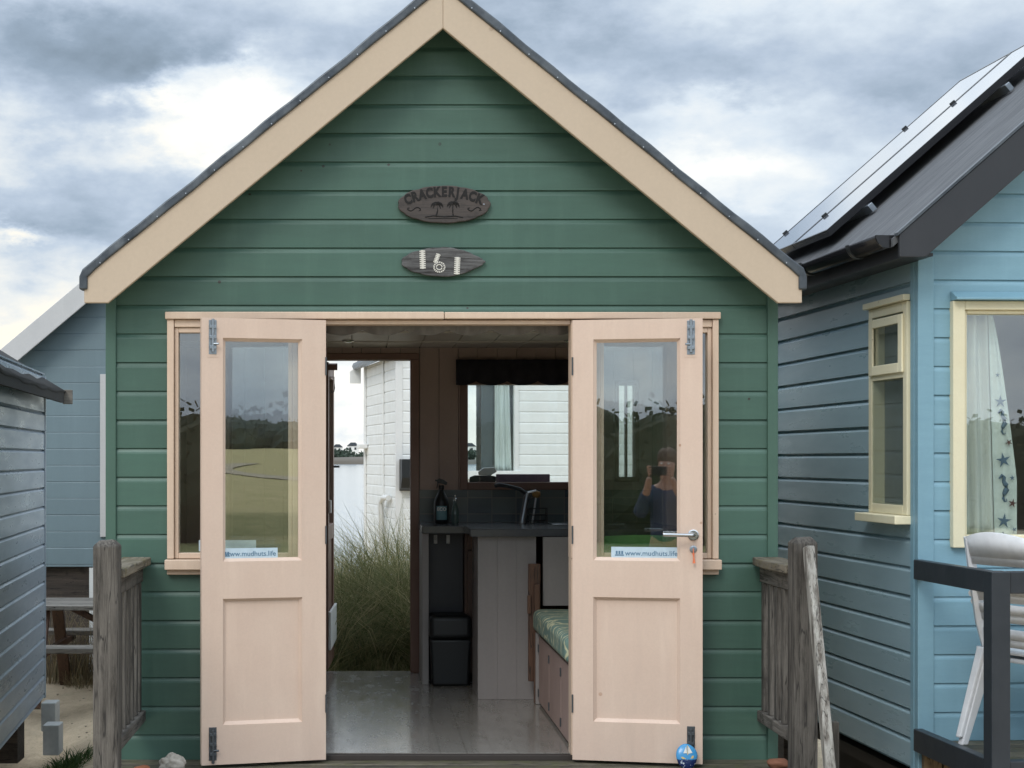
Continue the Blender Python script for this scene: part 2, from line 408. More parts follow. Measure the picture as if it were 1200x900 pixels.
# ================================================================== GREEN HUT
X0,X1=-1.132,1.843; CX=.352; PT=.81; APX=3.407
DEP=2.66
hut=thing('beach_hut','dark green weatherboarded beach hut with peach double doors standing open','beach hut',(CX,0,0))
def gspan(z):
    h=(APX-.02-z)/PT
    return (max(0,CX-h-X0), min(X1-X0, CX+h-X0))
ops=[(fx(197)-X0+.01, fx(840)-X0-.01, .83, 1.99),(fx(378)-X0, fx(670)-X0, -.2, .84)]
board_wall('wall',M['green'],hut,(X0,0,0),(1,0,0),(0,-1,0),X1-X0,-.04,3.36,gspan,ops)
board_wall('wall',M['green'],hut,(X0,DEP+.06,0),(0,-1,0),(-1,0,0),DEP+.06,-.04,2.15)
board_wall('wall',M['green'],hut,(X1,0,0),(0,1,0),(1,0,0),DEP+.06,-.04,2.15)
bd=DEP+.06
board_wall('wall',M['green'],hut,(X1,bd,0),(-1,0,0),(0,1,0),X1-X0,-.04,3.36,lambda z:(max(0,X1-CX-(APX-.02-z)/PT),min(X1-X0,X1-CX+(APX-.02-z)/PT)),
    [(X1-.297,X1+.30,-.2,1.955),(X1-1.30,X1-.653,1.197,1.802),(X1-1.69,X1-1.59,1.23,1.80)])
for x in (X0,X1):
    s=1 if x>0 else -1
    for yy in ((-.027,.02),(bd-.02,bd+.027)):
        build('corner_board',MB().box(x-s*.024,x+s*.0225,yy[0],yy[1],-.05,2.14),M['green_trim'],hut,bevel=.003)
# roof (two slopes, felt), bargeboards and metal edging
HW=1.924-.352
for s in (-1,1):
    xo=CX+s*(HW+.012)
    t=APX-.012
    build('roof',MB().prism([(CX,-.17,t),(xo,-.17,t-PT*(HW+.012)),(xo,-.17,t-PT*(HW+.012)+.035),(CX,-.17,t+.035)],(0,bd+.30,0)),M['felt_black'],hut)
    e=CX+s*HW; zt=APX-PT*HW
    ib=CX+s*(HW-.105)
    poly=[(CX,-.2,APX),(e,-.2,zt),(e,-.2,2.024),(ib,-.2,2.024),(CX,-.2,3.227)]
    build('bargeboard',MB().prism(poly,(0,.026,0)),M['barge'],hut,bevel=.004)
    # lead edging following the top, turned down at the eave
    mb=MB(); n=26
    top=[];bot=[]
    for i in range(n+1):
        a=i/n*(HW+.006); w=.0025*math.sin(i*1.7+s)+.002*math.sin(i*.6)
        top.append((CX+s*a, APX-PT*a+.044+w)); bot.append((CX+s*a, APX-PT*a-.004+w*.6))
    e2=CX+s*(HW+.02)
    prof=top+[(e2,APX-PT*(HW+.02)+.020),(e2,APX-PT*HW-.052),(e-s*.014,APX-PT*HW-.052),(e-s*.014,APX-PT*HW+.004)]+bot[::-1][1:]
    for i in range(n-1):
        mb.prism([(top[i][0],-.212,top[i][1]),(top[i+1][0],-.212,top[i+1][1]),(bot[i+1][0],-.212,bot[i+1][1]),(bot[i][0],-.212,bot[i][1])],(0,.07,0))
    q=[top[n-1],top[n],(e2,APX-PT*(HW+.02)+.022),(e2,APX-PT*HW-.052),(e-s*.016,APX-PT*HW-.052),(e-s*.016,bot[n][1]+.012),bot[n-1]]
    mb.prism([(a,-.212,b) for a,b in q],(0,.07,0))
    import bmesh
    tr=build('verge_trim',mb,M['lead'],hut)
    w=tr.modifiers.new('w','WELD'); w.merge_threshold=.0006
    b_=tr.modifiers.new('b','BEVEL'); b_.width=.007; b_.segments=3; b_.limit_method='ANGLE'; b_.angle_limit=R(50)
    for i in range(1,13):
        a=i*.125; build('nail',MB().lathe([(.0035,0),(.003,.002)],(CX+s*a,-.212,APX-PT*a+.006),8,axis='y'),M['steel'],hut)
    if 0: build('soffit_rafter',MB().prism([(CX,-.17,t-.09),(xo,-.17,t-.09-PT*(HW+.012)),(xo,-.17,t-.07-PT*(HW+.012)),(CX,-.17,t-.07)],(0,.14,0)),M['dark_gap'],hut)

# ---- door frame / window frame set in the facade
fr=MB()
fr.box(fx(195),fx(520)-.001,-.052,.03,fz(375),fz(366.5)); fr.box(fx(520)+.0012,fx(842),-.050,.03,fz(375)+.001,fz(366.5)-.001)
build('head_trim',fr,M['cream_trim'],hut,bevel=.004)
fr=MB()
fr.box(fx(197),fx(205),-.040,.06,.893,fz(375)-.001)
fr.box(fx(205)+.001,fx(343),-.032,.06,1.932,fz(375)-.002)
fr.box(fx(343),fx(380),-.030,.06,.893,fz(375)-.003)
fr.box(fx(668),fx(702),-.030,.06,.893,fz(375)-.003)
fr.box(fx(833),fx(840),-.040,.06,.893,fz(375)-.001)
fr.box(fx(702)+.001,fx(833)-.001,-.032,.06,1.932,fz(375)-.002)
fr.box(fx(380)+.001,fx(668)-.001,-.022,.06,1.945,fz(375)-.003)
fr.box(fx(371),fx(380)-.001,-.028,.06,.0,.892); fr.box(fx(668)+.001,fx(677),-.028,.06,.0,.892)
build('door_frame',fr,M['cream_trim'],hut,bevel=.003)
th_=MB().box(fx(371),fx(677),-.035,.03,-.012,.012)
build('threshold',th_,M['dark_gap'],hut,bevel=.003)
for (a,b,sl) in ((fx(205)+.001,fx(343)-.001,1),(fx(702)+.001,fx(833)-.001,-1)):
    w=MB()
    wf=.018
    w.box(a,a+wf,-.022,.05,.893,1.931); w.box(b-wf,b,-.022,.05,.893,1.931); w.box(a+wf,b-wf,-.022,.05,1.908,1.931); w.box(a+wf,b-wf,-.022,.05,.893,.918)
    wo=build('window',w,M['cream_trim'],hut,bevel=.003)
    build('pane',MB().box(a+wf,b-wf,.004,.008,.918,1.908),M['glass'],wo)
build('window_sill',MB().box(fx(195),fx(371)-.001,-.070,.04,.845,.890).box(fx(197),fx(371)-.001,-.045,.04,.822,.845),M['cream_trim'],hut,bevel=.004)
build('window_sill',MB().box(fx(677)+.001,fx(842),-.070,.04,.845,.890).box(fx(677)+.001,fx(840),-.045,.04,.822,.845),M['cream_trim'],hut,bevel=.004)

# ---- the two glazed doors.  door-local: s (x) from hinge outwards, y out of the face (-y is outside), z up
def hut_door(Mx, W, stile_h, stile_o, side):
    T=.040; zb,zt=.0,1.955; g0,g1=.888,1.868; p0,p1=.172,.725
    d=MB(Mx)
    d.box(0,stile_h,-T,0,zb,zt); d.box(W-stile_o,W,-T,0,zb,zt)
    d.box(stile_h,W-stile_o,-T,0,g1,zt,.5); d.box(stile_h,W-stile_o,-T,0,p1,g0,.5); d.box(stile_h,W-stile_o,-T,0,zb,p0,.5)
    door=build('door',d,M['peach'],hut)
    a,b=stile_h,W-stile_o
    pm=MB(Mx).box(a+.001,b-.001,-T+.019,-.010,p0+.001,p1-.001,.5)
    build('door_panel',pm,M['peach'],door)
    bd_=MB(Mx); m=.014
    # glazing bead and panel mould: bevelled strips
    for (x0,x1,z0,z1) in ((a,b,g0,g1),(a,b,p0,p1)):
        yo=-T+.005; yi=-T+.0185
        o4=[(x0,z0),(x1,z0),(x1,z1),(x0,z1)]; i4=[(x0+m,z0+m),(x1-m,z0+m),(x1-m,z1-m),(x0+m,z1-m)]
        for k in range(4):
            k2=(k+1)%4
            bd_.add([(o4[k][0],yo,o4[k][1]),(o4[k2][0],yo,o4[k2][1]),(i4[k2][0],yi,i4[k2][1]),(i4[k][0],yi,i4[k][1]),
                     (i4[k][0],yi+.004,i4[k][1]),(i4[k2][0],yi+.004,i4[k2][1])],[(0,1,2,3),(3,2,5,4)],.5)
    build('moulding',bd_,M['peach'],door)
    build('pane',MB(Mx).box(a+.002,b-.002,-.0195,-.0155,g0+.002,g1-.002),M['glass'],door)
    # barrel bolts
    bx=W-stile_o*.52
    for z0,z1,mt in ((1.795,1.945,'zinc'),(.02,.165,'zinc_dark')):
        q=MB(Mx)
        q.box(bx-.017,bx+.017,-T-.003,-T,z0,z1)
        bolt=build('bolt',q,M[mt],door,bevel=.001)
        q=MB(Mx); q.tube([(bx,-T-.011,z0-.012 if z0<1 else z0+.01),(bx,-T-.011,z1-.01 if z0<1 else z1+.004)],.0065,10)
        for zz in (z0+.03,(z0+z1)/2,z1-.03): q.box(bx-.014,bx+.014,-T-.016,-T-.003,zz-.007,zz+.007)
        q.tube([(bx,-T-.012,z0+.045),(bx-.024,-T-.022,z0+.045)],.005,8)
        qq=MB(Mx)
        build('bolt',q,M[mt],door,bevel=.001,smooth=40)
        if z0>1: build('bolt_plate',MB(Mx).box(bx-.028,bx+.022,-T-.0015,-T+.0002,z0-.012,z0+.03),M['peach'],door)
    return door
la=R(14); Ml=Matrix(((-math.cos(la),math.sin(la),0,fx(380)),(-math.sin(la),-math.cos(la),0,-.050),(0,0,1,.003),(0,0,0,1)))
# keep the frame right handed: mirror y so the outside is -y in door space
def door_matrix(hx,hy,dx,dy):
    d=Vector((dx,dy,0)).normalized(); n=Vector((d.y,-d.x,0))
    if n.y>0: n=-n                      # n points out to the beach
    return Matrix(((d.x,-n.x,0,hx),(d.y,-n.y,0,hy),(0,0,1,.003),(0,0,0,1)))
ML=door_matrix(fx(380),-.052,-math.cos(la),-math.sin(la))
dl=hut_door(ML,.556,.108,.094,-1)
ra=R(10.7)
MR=door_matrix(fx(669)+.002,-.052,math.cos(ra),-math.sin(ra))
dr=hut_door(MR,.566,.092,.096,1)
# handle, lock and key on the right door
hx=.566-.040; hz=1.004
h=MB(MR); h.lathe([(.024,0),(.024,.006),(.020,.009)],(hx,-.040,hz),24,axis='y')
build('rose',h,M['steel'],dr,smooth=35)
h=MB(MR); h.tube([(hx,-.045,hz),(hx,-.085,hz),(hx-.004,-.092,hz+.001),(hx-.130,-.092,hz+.003)],.0085,12)
build('handle',h,M['steel'],dr,smooth=45)
h=MB(MR); h.lathe([(.016,0),(.016,.004),(.013,.006),(.008,.006),(.007,.012)],(hx,-.040,hz-.062),20,axis='y')
build('lock',h,M['zinc'],dr,smooth=35)
h=MB(MR); h.box(hx-.0015,hx+.0015,-.066,-.052,hz-.078,hz-.058); h.tube([(hx,-.060,hz-.078),(hx+.002,-.060,hz-.098),(hx+.003,-.058,hz-.122)],[.0055,.003,.007],8)
build('key',h,M['orange'],dr,smooth=50)
for z in (.25,1.0,1.75): build('hinge',MB(MR).tube([(0.0,-.043,z-.04),(0.0,-.043,z+.04)],.004,8),M['zinc_dark'],dr,smooth=40)
for z in (.25,1.0,1.75): build('hinge',MB(ML).tube([(0.0,-.043,z-.04),(0.0,-.043,z+.04)],.004,8),M['zinc_dark'],dl,smooth=40)
# stickers behind the glass foot
def sticker(Mx,door,x0,x1,z0,z1,flip):
    s=build('sticker',MB(Mx).box(x0,x1,-.0225,-.0208,z0,z1),M['sticker'],door)
    cx=.345 if flip>0 else .337
    sx=1 if flip>0 else -1     # door-local x runs away from the hinge
    m=Mx@Matrix.Translation((cx,-.0232,z0+.014))@Matrix(((sx,0,0,0),(0,0,-1,0),(0,1,0,0),(0,0,0,1)))
    vs,fs=text_mb('www.mudhuts.life',.0315,.0002,m,.0003,1.0)
    build('sticker_lettering',MB().add(vs,fs),M['sticker_ink'],s)
    g=MB(Mx)
    e=x0+.036 if sx>0 else x1-.022
    for i in range(3): g.box(e-.016+i*.012,e-.008+i*.012,-.0238,-.0226,z0+.02,z0+.034)
    g.box(e-.02,e+.02,-.0238,-.0226,z0+.013,z0+.018)
    build('sticker_logo',g,M['sticker_ink'],s)
sticker(ML,dl,.215,.470,.896,.945,-1)
sticker(MR,dr,.170,.478,.896,.948,1)
s3=build('sticker',MB().box(fx(233),fx(300),-.0012,.002,.925,.975),M['sticker'],hut)

# ---- name plaque and number plaque
def oval(cx,cz,a,b,y,th,scal=0.,n=96,pointed=0.):
    pts=[]
    for i in range(n):
        t=2*math.pi*i/n; q=1-scal*abs(math.sin(t*6.5))**6
        x,z=math.cos(t)*a*q,math.sin(t)*b*q
        if pointed and x>0: z*=1-pointed*(x/a)**2.2*.75
        if pointed and x<0: z*=1+.06*x/a
        pts.append((cx+x,y,cz+z+ .0012*noise.noise(Vector((x*40,z*40,1)))))
    return MB().prism(pts,(0,-th,0))
sc_x,sc_z=fx(520),fz(241)
pl=thing('name_plaque','dark oval wooden plaque carved CRACKERJACK with two palm trees','sign',(sc_x,-.02,sc_z-.085))
build('plaque_board',oval(sc_x,sc_z,.209,.085,-.021,.018,.025),M['sign'],pl,bevel=.004)
mb=MB(); yf=-.0396
W_='CRACKERJACK'
for i,ch in enumerate(W_):
    a=(i-5)/5.; a=(-.985,-.80,-.60,-.40,-.20,.0,.20,.37,.565,.77,.965)[i]; x=sc_x+a*.158; z=sc_z+.004+.034*(1-a*a)
    sz=.060
    vs,fs=text_mb(ch,sz,.001,face_cam(x,yf,z-.002,-a*.34)@Matrix.Diagonal((.76,1,1,1)),.0032)
    mb.add(vs,fs)
    # slab serifs
build('plaque_lettering',mb,M['burn'],pl)
mb=MB()
for cx_,hh,ln in ((sc_x-.035,.056,.006),(sc_x+.042,.058,-.004)):
    zb_=sc_z-.055
    mb.tube([(cx_-.002,yf+.001,zb_),(cx_+ln,yf+.001,zb_+hh*.5),(cx_+ln*.4,yf+.001,zb_+hh)],[.0045,.003,.0028],6)
    for k in range(9):
        an=R(-55+k*36); 
        L_=.030; sx_=math.cos(an); up=math.sin(an)
        p=[(cx_+ln*.4+sx_*L_*t, yf+.001, zb_+hh+up*L_*.35*t+.010*math.sin(t*2.2)*1-.022*t*t) for t in (0,.35,.7,1)]
        mb.tube(p,[.0035,.0055,.004,.001],5)
mb.tube([(sc_x-.085,yf+.001,sc_z-.058),(sc_x-.05,yf+.001,sc_z-.052),(sc_x,yf+.001,sc_z-.056),(sc_x+.05,yf+.001,sc_z-.053),(sc_x+.085,yf+.001,sc_z-.060)],.003,5)
mb.tube([(sc_x-.07,yf+.001,sc_z-.064),(sc_x+.06,yf+.001,sc_z-.064)],.002,5)
for sgn in (-1,1):
    p=[]
    for i in range(15):
        t=i/14; an=t*2*math.pi
        p.append((sc_x+sgn*.135+(t-.5)*.058,yf+.001,sc_z-.022+math.sin(an)*.008*(-1)))
    p=[(p[0][0]+.008,yf+.001,p[0][2]+.006)]+[(p[0][0]-.001,yf+.001,p[0][2]+.004)]+p+[(p[-1][0]+.001,yf+.001,p[-1][2]-.004),(p[-1][0]-.008,yf+.001,p[-1][2]-.006)]
    mb.tube(p,.0028,5)
build('plaque_carving',mb,M['burn'],pl)
build('screw',MB().lathe([(.004,0),(.003,.002)],(sc_x+.178,-.039,sc_z-.0),8,axis='y'),M['steel'],pl)
nx_,nz_=fx(519),fz(308)
pn=thing('number_plaque','grey driftwood slice plaque numbered 161 in white under the name plaque','sign',(nx_,-.02,nz_-.067))
build('plaque_board',oval(nx_,nz_,.190,.067,-.021,.016,.03,90,.72),M['driftwood'],pn,bevel=.005)
mb=MB(); yf=-.0375
def ladder(cx,cz,w,h,rot,n):
    c,s_=math.cos(rot),math.sin(rot)
    for i in range(n):
        t=-.5+(i+.5)/n
        for w0,w1 in ((-w/2,w/2),):
            p=[(w0,t*h-.3*h/n),(w1,t*h-.3*h/n),(w1,t*h+.3*h/n),(w0,t*h+.3*h/n)]
            mb.prism([(cx+a*c-b*s_,yf,cz+a*s_+b*c) for a,b in p],(0,-.002,0))
    p=[(-w*.22,-h/2),(w*.22,-h/2),(w*.22,h/2),(-w*.22,h/2)]
    mb.prism([(cx+a*c-b*s_,yf+.001,cz+a*s_+b*c) for a,b in p],(0,-.0022,0))
ladder(nx_-.093,nz_+.010,.026,.084,.03,9); build('numeral',mb,M['rope'],pn); mb=MB(); ladder(nx_+.062,nz_-.018,.026,.078,-.05,9); build('numeral',mb,M['rope'],pn); mb=MB()
for i in range(17):
    t=2*math.pi*i/17; ox=nx_-.018;oz=nz_-.024
    p=[(ox+.0275*math.cos(t+q)*k,yf,oz+.0255*math.sin(t+q)*k) for q,k in ((-.11,.72),(.11,.72),(.11,1),(-.11,1))]
    mb.prism(p,(0,-.002,0))
mb.tube([(ox+.013*math.cos(t),yf,oz+.012*math.sin(t)) for t in [k*.6 for k in range(11)]],.0028,5)
ladder(nx_-.029,nz_+.015,.020,.044,-.36,6)
build('numeral',mb,M['rope'],pn)

# ---- interior
XI0,XI1=X0+.04,X1-.04
build('floor',MB().box(XI0-.02,XI1+.02,.005,DEP+.05,-.04,.015),M['tiles'],hut)
mb=MB()
nb_=24
for i in range(nb_):   # back wall lining, tongue and groove, cut round the openings
    a=XI0+(XI1-XI0)*i/nb_; b=XI0+(XI1-XI0)*(i+1)/nb_-.003
    segs=[(.015,2.03)]
    def cut(x0,x1,z0,z1):
        global segs
        if b>x0+.001 and a<x1-.001:
            out=[]
            for s0,s1 in segs:
                if z1<=s0 or z0>=s1: out.append((s0,s1))
                else:
                    if z0>s0: out.append((s0,z0))
                    if z1<s1: out.append((z1,s1))
            segs=out
    xs=[a]+[x for x in (-.30,.297,.653,1.30,1.59,1.69) if a<x<b]+[b]
    r=random.random()
    for a_,b_2 in zip(xs,xs[1:]):
        a,b=a_,b_2; segs=[(.015,2.03)]
        cut(-.30,.297,0,1.955); cut(.653,1.30,1.197,1.802); cut(1.59,1.69,1.23,1.80)
        for s0,s1 in segs: mb.box(a,b,DEP-.012,DEP+.03,s0,s1,r)
build('back_lining',mb,M['lining'],hut)
for x0,x1 in ((XI0-.014,XI0),(XI1,XI1+.014)):
    mb=MB()
    for i in range(20): mb.box(x0,x1,.02+i*.132,.02+i*.132+.129,.015,2.03)
    build('side_lining',mb,M['lining'],hut)
mb=MB(); 
mb.box(XI0,fx(197),.026,.034,.015,2.03); mb.box(fx(840),XI1,.026,.034,.015,2.03)
mb.box(fx(197)+.001,fx(371),.0605,.066,.015,.885); mb.box(fx(677),fx(840)-.001,.0605,.066,.015,.885)
mb.box(fx(197)+.001,fx(840)-.001,.0605,.066,1.95,2.03)
build('front_lining',mb,M['lining'],hut)
mb=MB()
for i in range(14):
    a=XI0+(XI1-XI0)*i/14; mb.box(a,a+(XI1-XI0)/14-.006,.06,DEP-.012,2.030,2.042)
for j in range(3): mb.box(XI0,XI1,.7+j*.7,.712+j*.7,2.024,2.032)
mb.box(XI0,XI1,.03,DEP,2.043,2.055)
ce=build('ceiling',mb,M['ceil'],hut)
for (x,y) in ((-.085,2.0),(.42,1.2),(-.085,.7),(1.2,2.0)):
    build('ceiling_spotlight',MB().lathe([(.035,0),(.035,-.006),(.02,-.012),(.012,-.012)],(x,y,2.029),16),M['steel'],hut,smooth=40)
# back door frame and back window frame
mb=MB(); yb0,yb1=DEP-.03,DEP+.075
mb.box(.297,.350,yb0,yb1,.015,1.955).box(-.345,-.300,yb0,yb1,.015,1.955).box(-.345,.350,yb0,yb1,1.956,1.996)
build('back_door_frame',mb,M['frame_brown'],hut,bevel=.003)
mb=MB(); mb.box(.605,.653,yb0,yb1,1.15,1.85).box(1.30,1.348,yb0,yb1,1.15,1.85).box(.654,1.299,yb0,yb1,1.803,1.85).box(.654,1.299,yb0,yb1,1.150,1.196)
bw=build('back_window_frame',mb,M['frame_brown'],hut,bevel=.003)
build('pane',MB().box(.653,1.30,DEP+.02,DEP+.024,1.196,1.803),M['glass_clear'],bw)
mb=MB(); mb.box(1.565,1.59,yb0,yb1,1.20,1.83).box(1.69,1.715,yb0,yb1,1.20,1.83).box(1.5905,1.6895,yb0,yb1,1.80,1.83).box(1.5905,1.6895,yb0,yb1,1.2,1.23).box(1.634,1.646,yb0+.02,yb1-.03,1.23,1.80)
bw=build('narrow_window_frame',mb,M['frame_brown'],hut,bevel=.002)
build('pane',MB().box(1.59,1.69,DEP+.02,DEP+.024,1.23,1.80),M['glass_clear'],bw)
build('splashback',MB().box(.352,XI1,DEP-.020,DEP-.013,.95,1.149),M['splash'],hut)
# the open back door, folded out against the light
Mb=Matrix.Translation((-.235,DEP+.08,.02))@Matrix.Rotation(R(87.6),4,'Z')
mb=MB(Mb); Wd=.60
mb.box(0,.085,-.02,.02,0,1.93).box(Wd-.085,Wd,-.02,.02,0,1.93).box(.085,Wd-.085,-.02,.02,1.84,1.93).box(.085,Wd-.085,-.02,.02,.80,.90).box(.085,Wd-.085,-.02,.02,0,.22).box(.085,Wd-.085,-.008,.008,.22,.80)
bdr=build('back_door',mb,M['frame_brown'],hut,bevel=.003)
build('pane',MB(Mb).box(.085,Wd-.085,-.002,.002,.90,1.84),M['glass_clear'],bdr)
h=MB(Mb); h.tube([(Wd-.05,-.02,1.27),(Wd-.05,-.055,1.27),(Wd-.15,-.055,1.27)],.007,8); build('handle',h,M['zinc_dark'],bdr,smooth=40)
h=MB(Mb); h.tube([(.02,-.02,1.90),(.02,-.075,1.90)],.022,12); build('door_holder',h,M['frame_brown'],bdr,smooth=40)
h=MB(Mb); h.tube([(.10,-.02,1.84),(.10,-.05,1.84),(.10,-.053,1.77),(.10,-.048,1.745),(.10,-.036,1.742),(.10,-.030,1.755)],.0035,6); build('hook',h,M['zinc_dark'],bdr,smooth=40)
h=MB(Mb); h.box(.03,.09,-.034,-.0205,.98,1.06); build('latch',h,M['white'],bdr,bevel=.002)
build('kick_board',MB(Mb).box(0.0,.62,-.036,-.0205,.12,.36),M['white_board'],bdr,bevel=.003)

# valances
def valance(name,label,x0,x1,y,z1,z0,per,mat,ph=0.):
    n=int((x1-x0)/.008); top=[];vs=[];fs=[]
    for i in range(n+1):
        x=x0+(x1-x0)*i/n; t=((x+ph)/per)%1; d=abs(math.sin(math.pi*t))**.7
        yy=y+.008*math.sin(x*62)
        vs+= [(x,yy,z1),(x,yy+.002*math.sin(x*90),(z1+z0)/2),(x,yy+.004*math.sin(x*41),z0+.028*(1-d))]
    for i in range(n):
        for k in (0,1): fs.append((i*3+k,(i+1)*3+k,(i+1)*3+k+1,i*3+k+1))
    o=build(name,MB().add(vs,fs),mat,None,smooth=60,solid=.003)
    setp(o,label,'valance'); return o
valance('valance','grey scalloped valance hanging inside the front door head',fx(378),fx(672),.10,2.02,1.905,.195,M['net'])
valance('valance','black scalloped valance hanging over the back window',.575,1.40,DEP-.075,1.955,1.795,.19,M['dark_cloth'],.06)

# ---- kitchen
kc=thing('kitchen_counter','grey topped kitchen counter along the back wall under the window','counter',(1.05,2.35,.015))
build('worktop',MB().box(.345,XI1-.002,2.08,DEP-.021,.905,.949),M['worktop'],kc,bevel=.004)
build('end_panel',MB().box(.350,.388,2.12,DEP-.04,.016,.904),M['panel'],kc,bevel=.002)
build('hook_board',MB().box(.389,.60,2.30,2.32,.016,.904),M['charcoal'],kc)
for x in (.436,.512):
    h=MB(); h.box(x-.010,x+.010,2.292,2.2995,.835,.885); h.tube([(x,2.29,.865),(x,2.265,.862),(x,2.258,.872)],.004,8); h.tube([(x,2.29,.845),(x,2.262,.838),(x,2.25,.850)],.004,8)
    build('coat_hook',h,M['white'],kc,smooth=40)
build('cupboard',MB().box(.601,XI1-.01,2.16,DEP-.05,.08,.904),M['brown'],kc,bevel=.002)
build('cupboard_door',MB().box(.615,.74,2.142,2.159,.10,.80),M['brown'],kc,bevel=.003)
build('drawer_front',MB().box(.615,.74,2.142,2.159,.81,.895),M['brown'],kc,bevel=.003)
build('sink',MB().box(1.12,1.55,2.18,2.55,.9495,.956),M['steel'],kc,bevel=.002)
tp=thing('kitchen_tap','dark angled mixer tap standing on the counter before the back window','tap',(.98,2.42,.95))
h=MB(); h.tube([(.965,2.40,.950),(.968,2.40,.975),(.990,2.40,1.10),(.998,2.40,1.135)],[.026,.020,.018,.019],14); build('tap_body',h,M['zinc'],tp,smooth=50)
h=MB(); h.tube([(.995,2.40,1.125),(.95,2.39,1.158),(.88,2.37,1.176),(.82,2.35,1.186),(.795,2.345,1.178)],[.012,.012,.011,.013,.012],10); build('spout',h,M['zinc_dark'],tp,smooth=50)
h=MB(); h.tube([(1.0,2.40,1.135),(1.05,2.39,1.150)],[.008,.006],8); build('lever',h,M['steel'],tp,smooth=50)
# brush pot and sponge
bp=thing('dish_brush','wooden headed dish brush standing in a black rack beside the tap','brush',(1.04,2.46,.95))
h=MB(); h.tube([(1.035,2.47,.952),(1.055,2.46,1.105)],.006,8); build('brush_handle',h,M['white_plastic'],bp,smooth=40)
h=MB(); h.blob((1.058,2.455,1.125),(.026,.022,.022),12,8,.1,3,2); build('brush_head',h,plain('tan_brush_wood',(.42,.25,.08),.6),bp,smooth=60)
h=MB()
for z in (.965,1.0,1.04): h.tube([(1.01,2.43,z),(1.12,2.43,z),(1.12,2.50,z),(1.01,2.50,z),(1.01,2.43,z)],.003,6)
for x in (1.01,1.12): 
    for y in (2.43,2.50): h.tube([(x,y,.951),(x,y,1.045)],.003,6)
o=build('wire_rack',h,M['black_plastic'],None); setp(o,'small black wire drainer rack on the counter beside the tap','rack')
sb=thing('spray_bottle','black trigger spray bottle with pale label on the counter','bottle',(.475,2.38,.95))
h=MB(); h.lathe([(.040,0),(.046,.012),(.046,.12),(.040,.150),(.022,.185),(.015,.20),(.015,.205)],(.475,2.38,.951),24); build('bottle_body',h,M['black_plastic'],sb,smooth=40)
h=MB(); h.lathe([(.017,0),(.017,.022),(.013,.026)],(.475,2.38,1.157),14); h.prism([(.442,2.365,1.212),(.452,2.365,1.198),(.505,2.365,1.183),(.512,2.365,1.198),(.492,2.365,1.214),(.462,2.365,1.224)],(0,.03,0)); h.prism([(.458,2.373,1.195),(.452,2.373,1.166),(.446,2.373,1.163),(.451,2.373,1.200)],(0,.014,0)); h.box(.438,.447,2.374,2.386,1.206,1.216)
build('spray_trigger',h,M['black_plastic'],sb,bevel=.002)
vs=[];fs=[]
for i in range(11):
    a=R(-90-42+84*i/10)
    for z in (.975,1.058): vs.append((.475+.0468*math.cos(a),2.38+.0468*math.sin(a),z))
for i in range(10): fs.append((2*i,2*i+2,2*i+3,2*i+1))
lab=build('bottle_label',MB().add(vs,fs),plain('teal_bottle_label',(.14,.28,.32),.5),sb)
vs,fs=text_mb('ECO',.028,.0006,face_cam(.475,2.38-.0476,1.030),.0006); build('label_lettering',MB().add(vs,fs),M['white'],lab)
gb=thing('glass_bottle','small clear washing up bottle right of the spray bottle','bottle',(.56,2.40,.95))
h=MB(); h.lathe([(.022,0),(.024,.008),(.023,.07),(.018,.095),(.009,.12),(.009,.135)],(.56,2.40,.951),18); build('bottle_body',h,plain('green_grey_bottle',(.09,.14,.13),.1),gb,smooth=40)
h=MB(); h.lathe([(.011,0),(.011,.014),(.005,.018),(.005,.035)],(.56,2.40,1.0865),12); build('bottle_cap',h,M['steel'],gb,smooth=40)
# things on the window sill
o=build('pouch',MB().prism([(.665,2.695,1.197),(.832,2.695,1.197),(.833,2.695,1.232),(.80,2.695,1.238),(.70,2.695,1.239),(.67,2.695,1.228)],(0,.038,0)),M['charcoal'],None,bevel=.006); setp(o,'dark grey pouch lying at the left of the back window sill','pouch')
o=build('sponge_cloth',MB().prism([(.725,2.70,1.240),(.80,2.70,1.238),(.84,2.70,1.262),(.825,2.70,1.290),(.755,2.70,1.286),(.722,2.70,1.262)],(0,.03,0)),M['white'],None,bevel=.005); setp(o,'folded white cloth on the dark pouch on the back window sill','cloth')
o=build('flat_box',MB().box(.835,1.17,2.70,2.733,1.197,1.246),plain('dull_mauve_card',(.20,.13,.19),.7),None,bevel=.003); setp(o,'long flat mauve box lying on the back window sill','box')

pe=thing('breakfast_bar','pale panelled breakfast bar with grey top projecting into the hut','counter',(1.2,1.7,.015))
build('worktop',MB().box(.590,XI1-.002,1.50,2.078,.915,.957),M['worktop'],pe,bevel=.004)
mb=MB()
for i in range(3): mb.box(.635+i*.107,.635+i*.107+.1062,1.555,1.575,.016,.914,.5)
build('front_panel',mb,M['panel'],pe)
mb=MB()
build('side_panel',MB().box(.640,.655,1.576,2.07,.016,.914),M['panel'],pe)
mb=MB()
for i in range(4): mb.box(.985+i*.2,.985+i*.2+.197,1.478,1.498,.54,.914)
build('bench_back_panel',mb,M['panel'],pe)
fl=thing('folded_table_leaf','narrow red brown wooden table leaf folded upright between bar and bench','table leaf',(.94,1.48,.016))
build('leaf_board',MB().box(.902,.968,1.45,1.476,.13,.77),M['brown'],fl,bevel=.004)
build('leaf_leg',MB().box(.93,.962,1.42,1.449,.016,.66),M['brown'],fl,bevel=.004)
build('leaf_bracket',MB().box(.895,.915,1.43,1.4495,.50,.60),M['brown'],fl,bevel=.003)
be=thing('bench_locker','pale locker bench with pink doors along the right wall','bench',(1.4,.8,.015))
bx0=lambda y: .952
build('locker_body',MB().box(.975,XI1-.002,.09,1.470,.016,.400),M['panel'],be,bevel=.003)
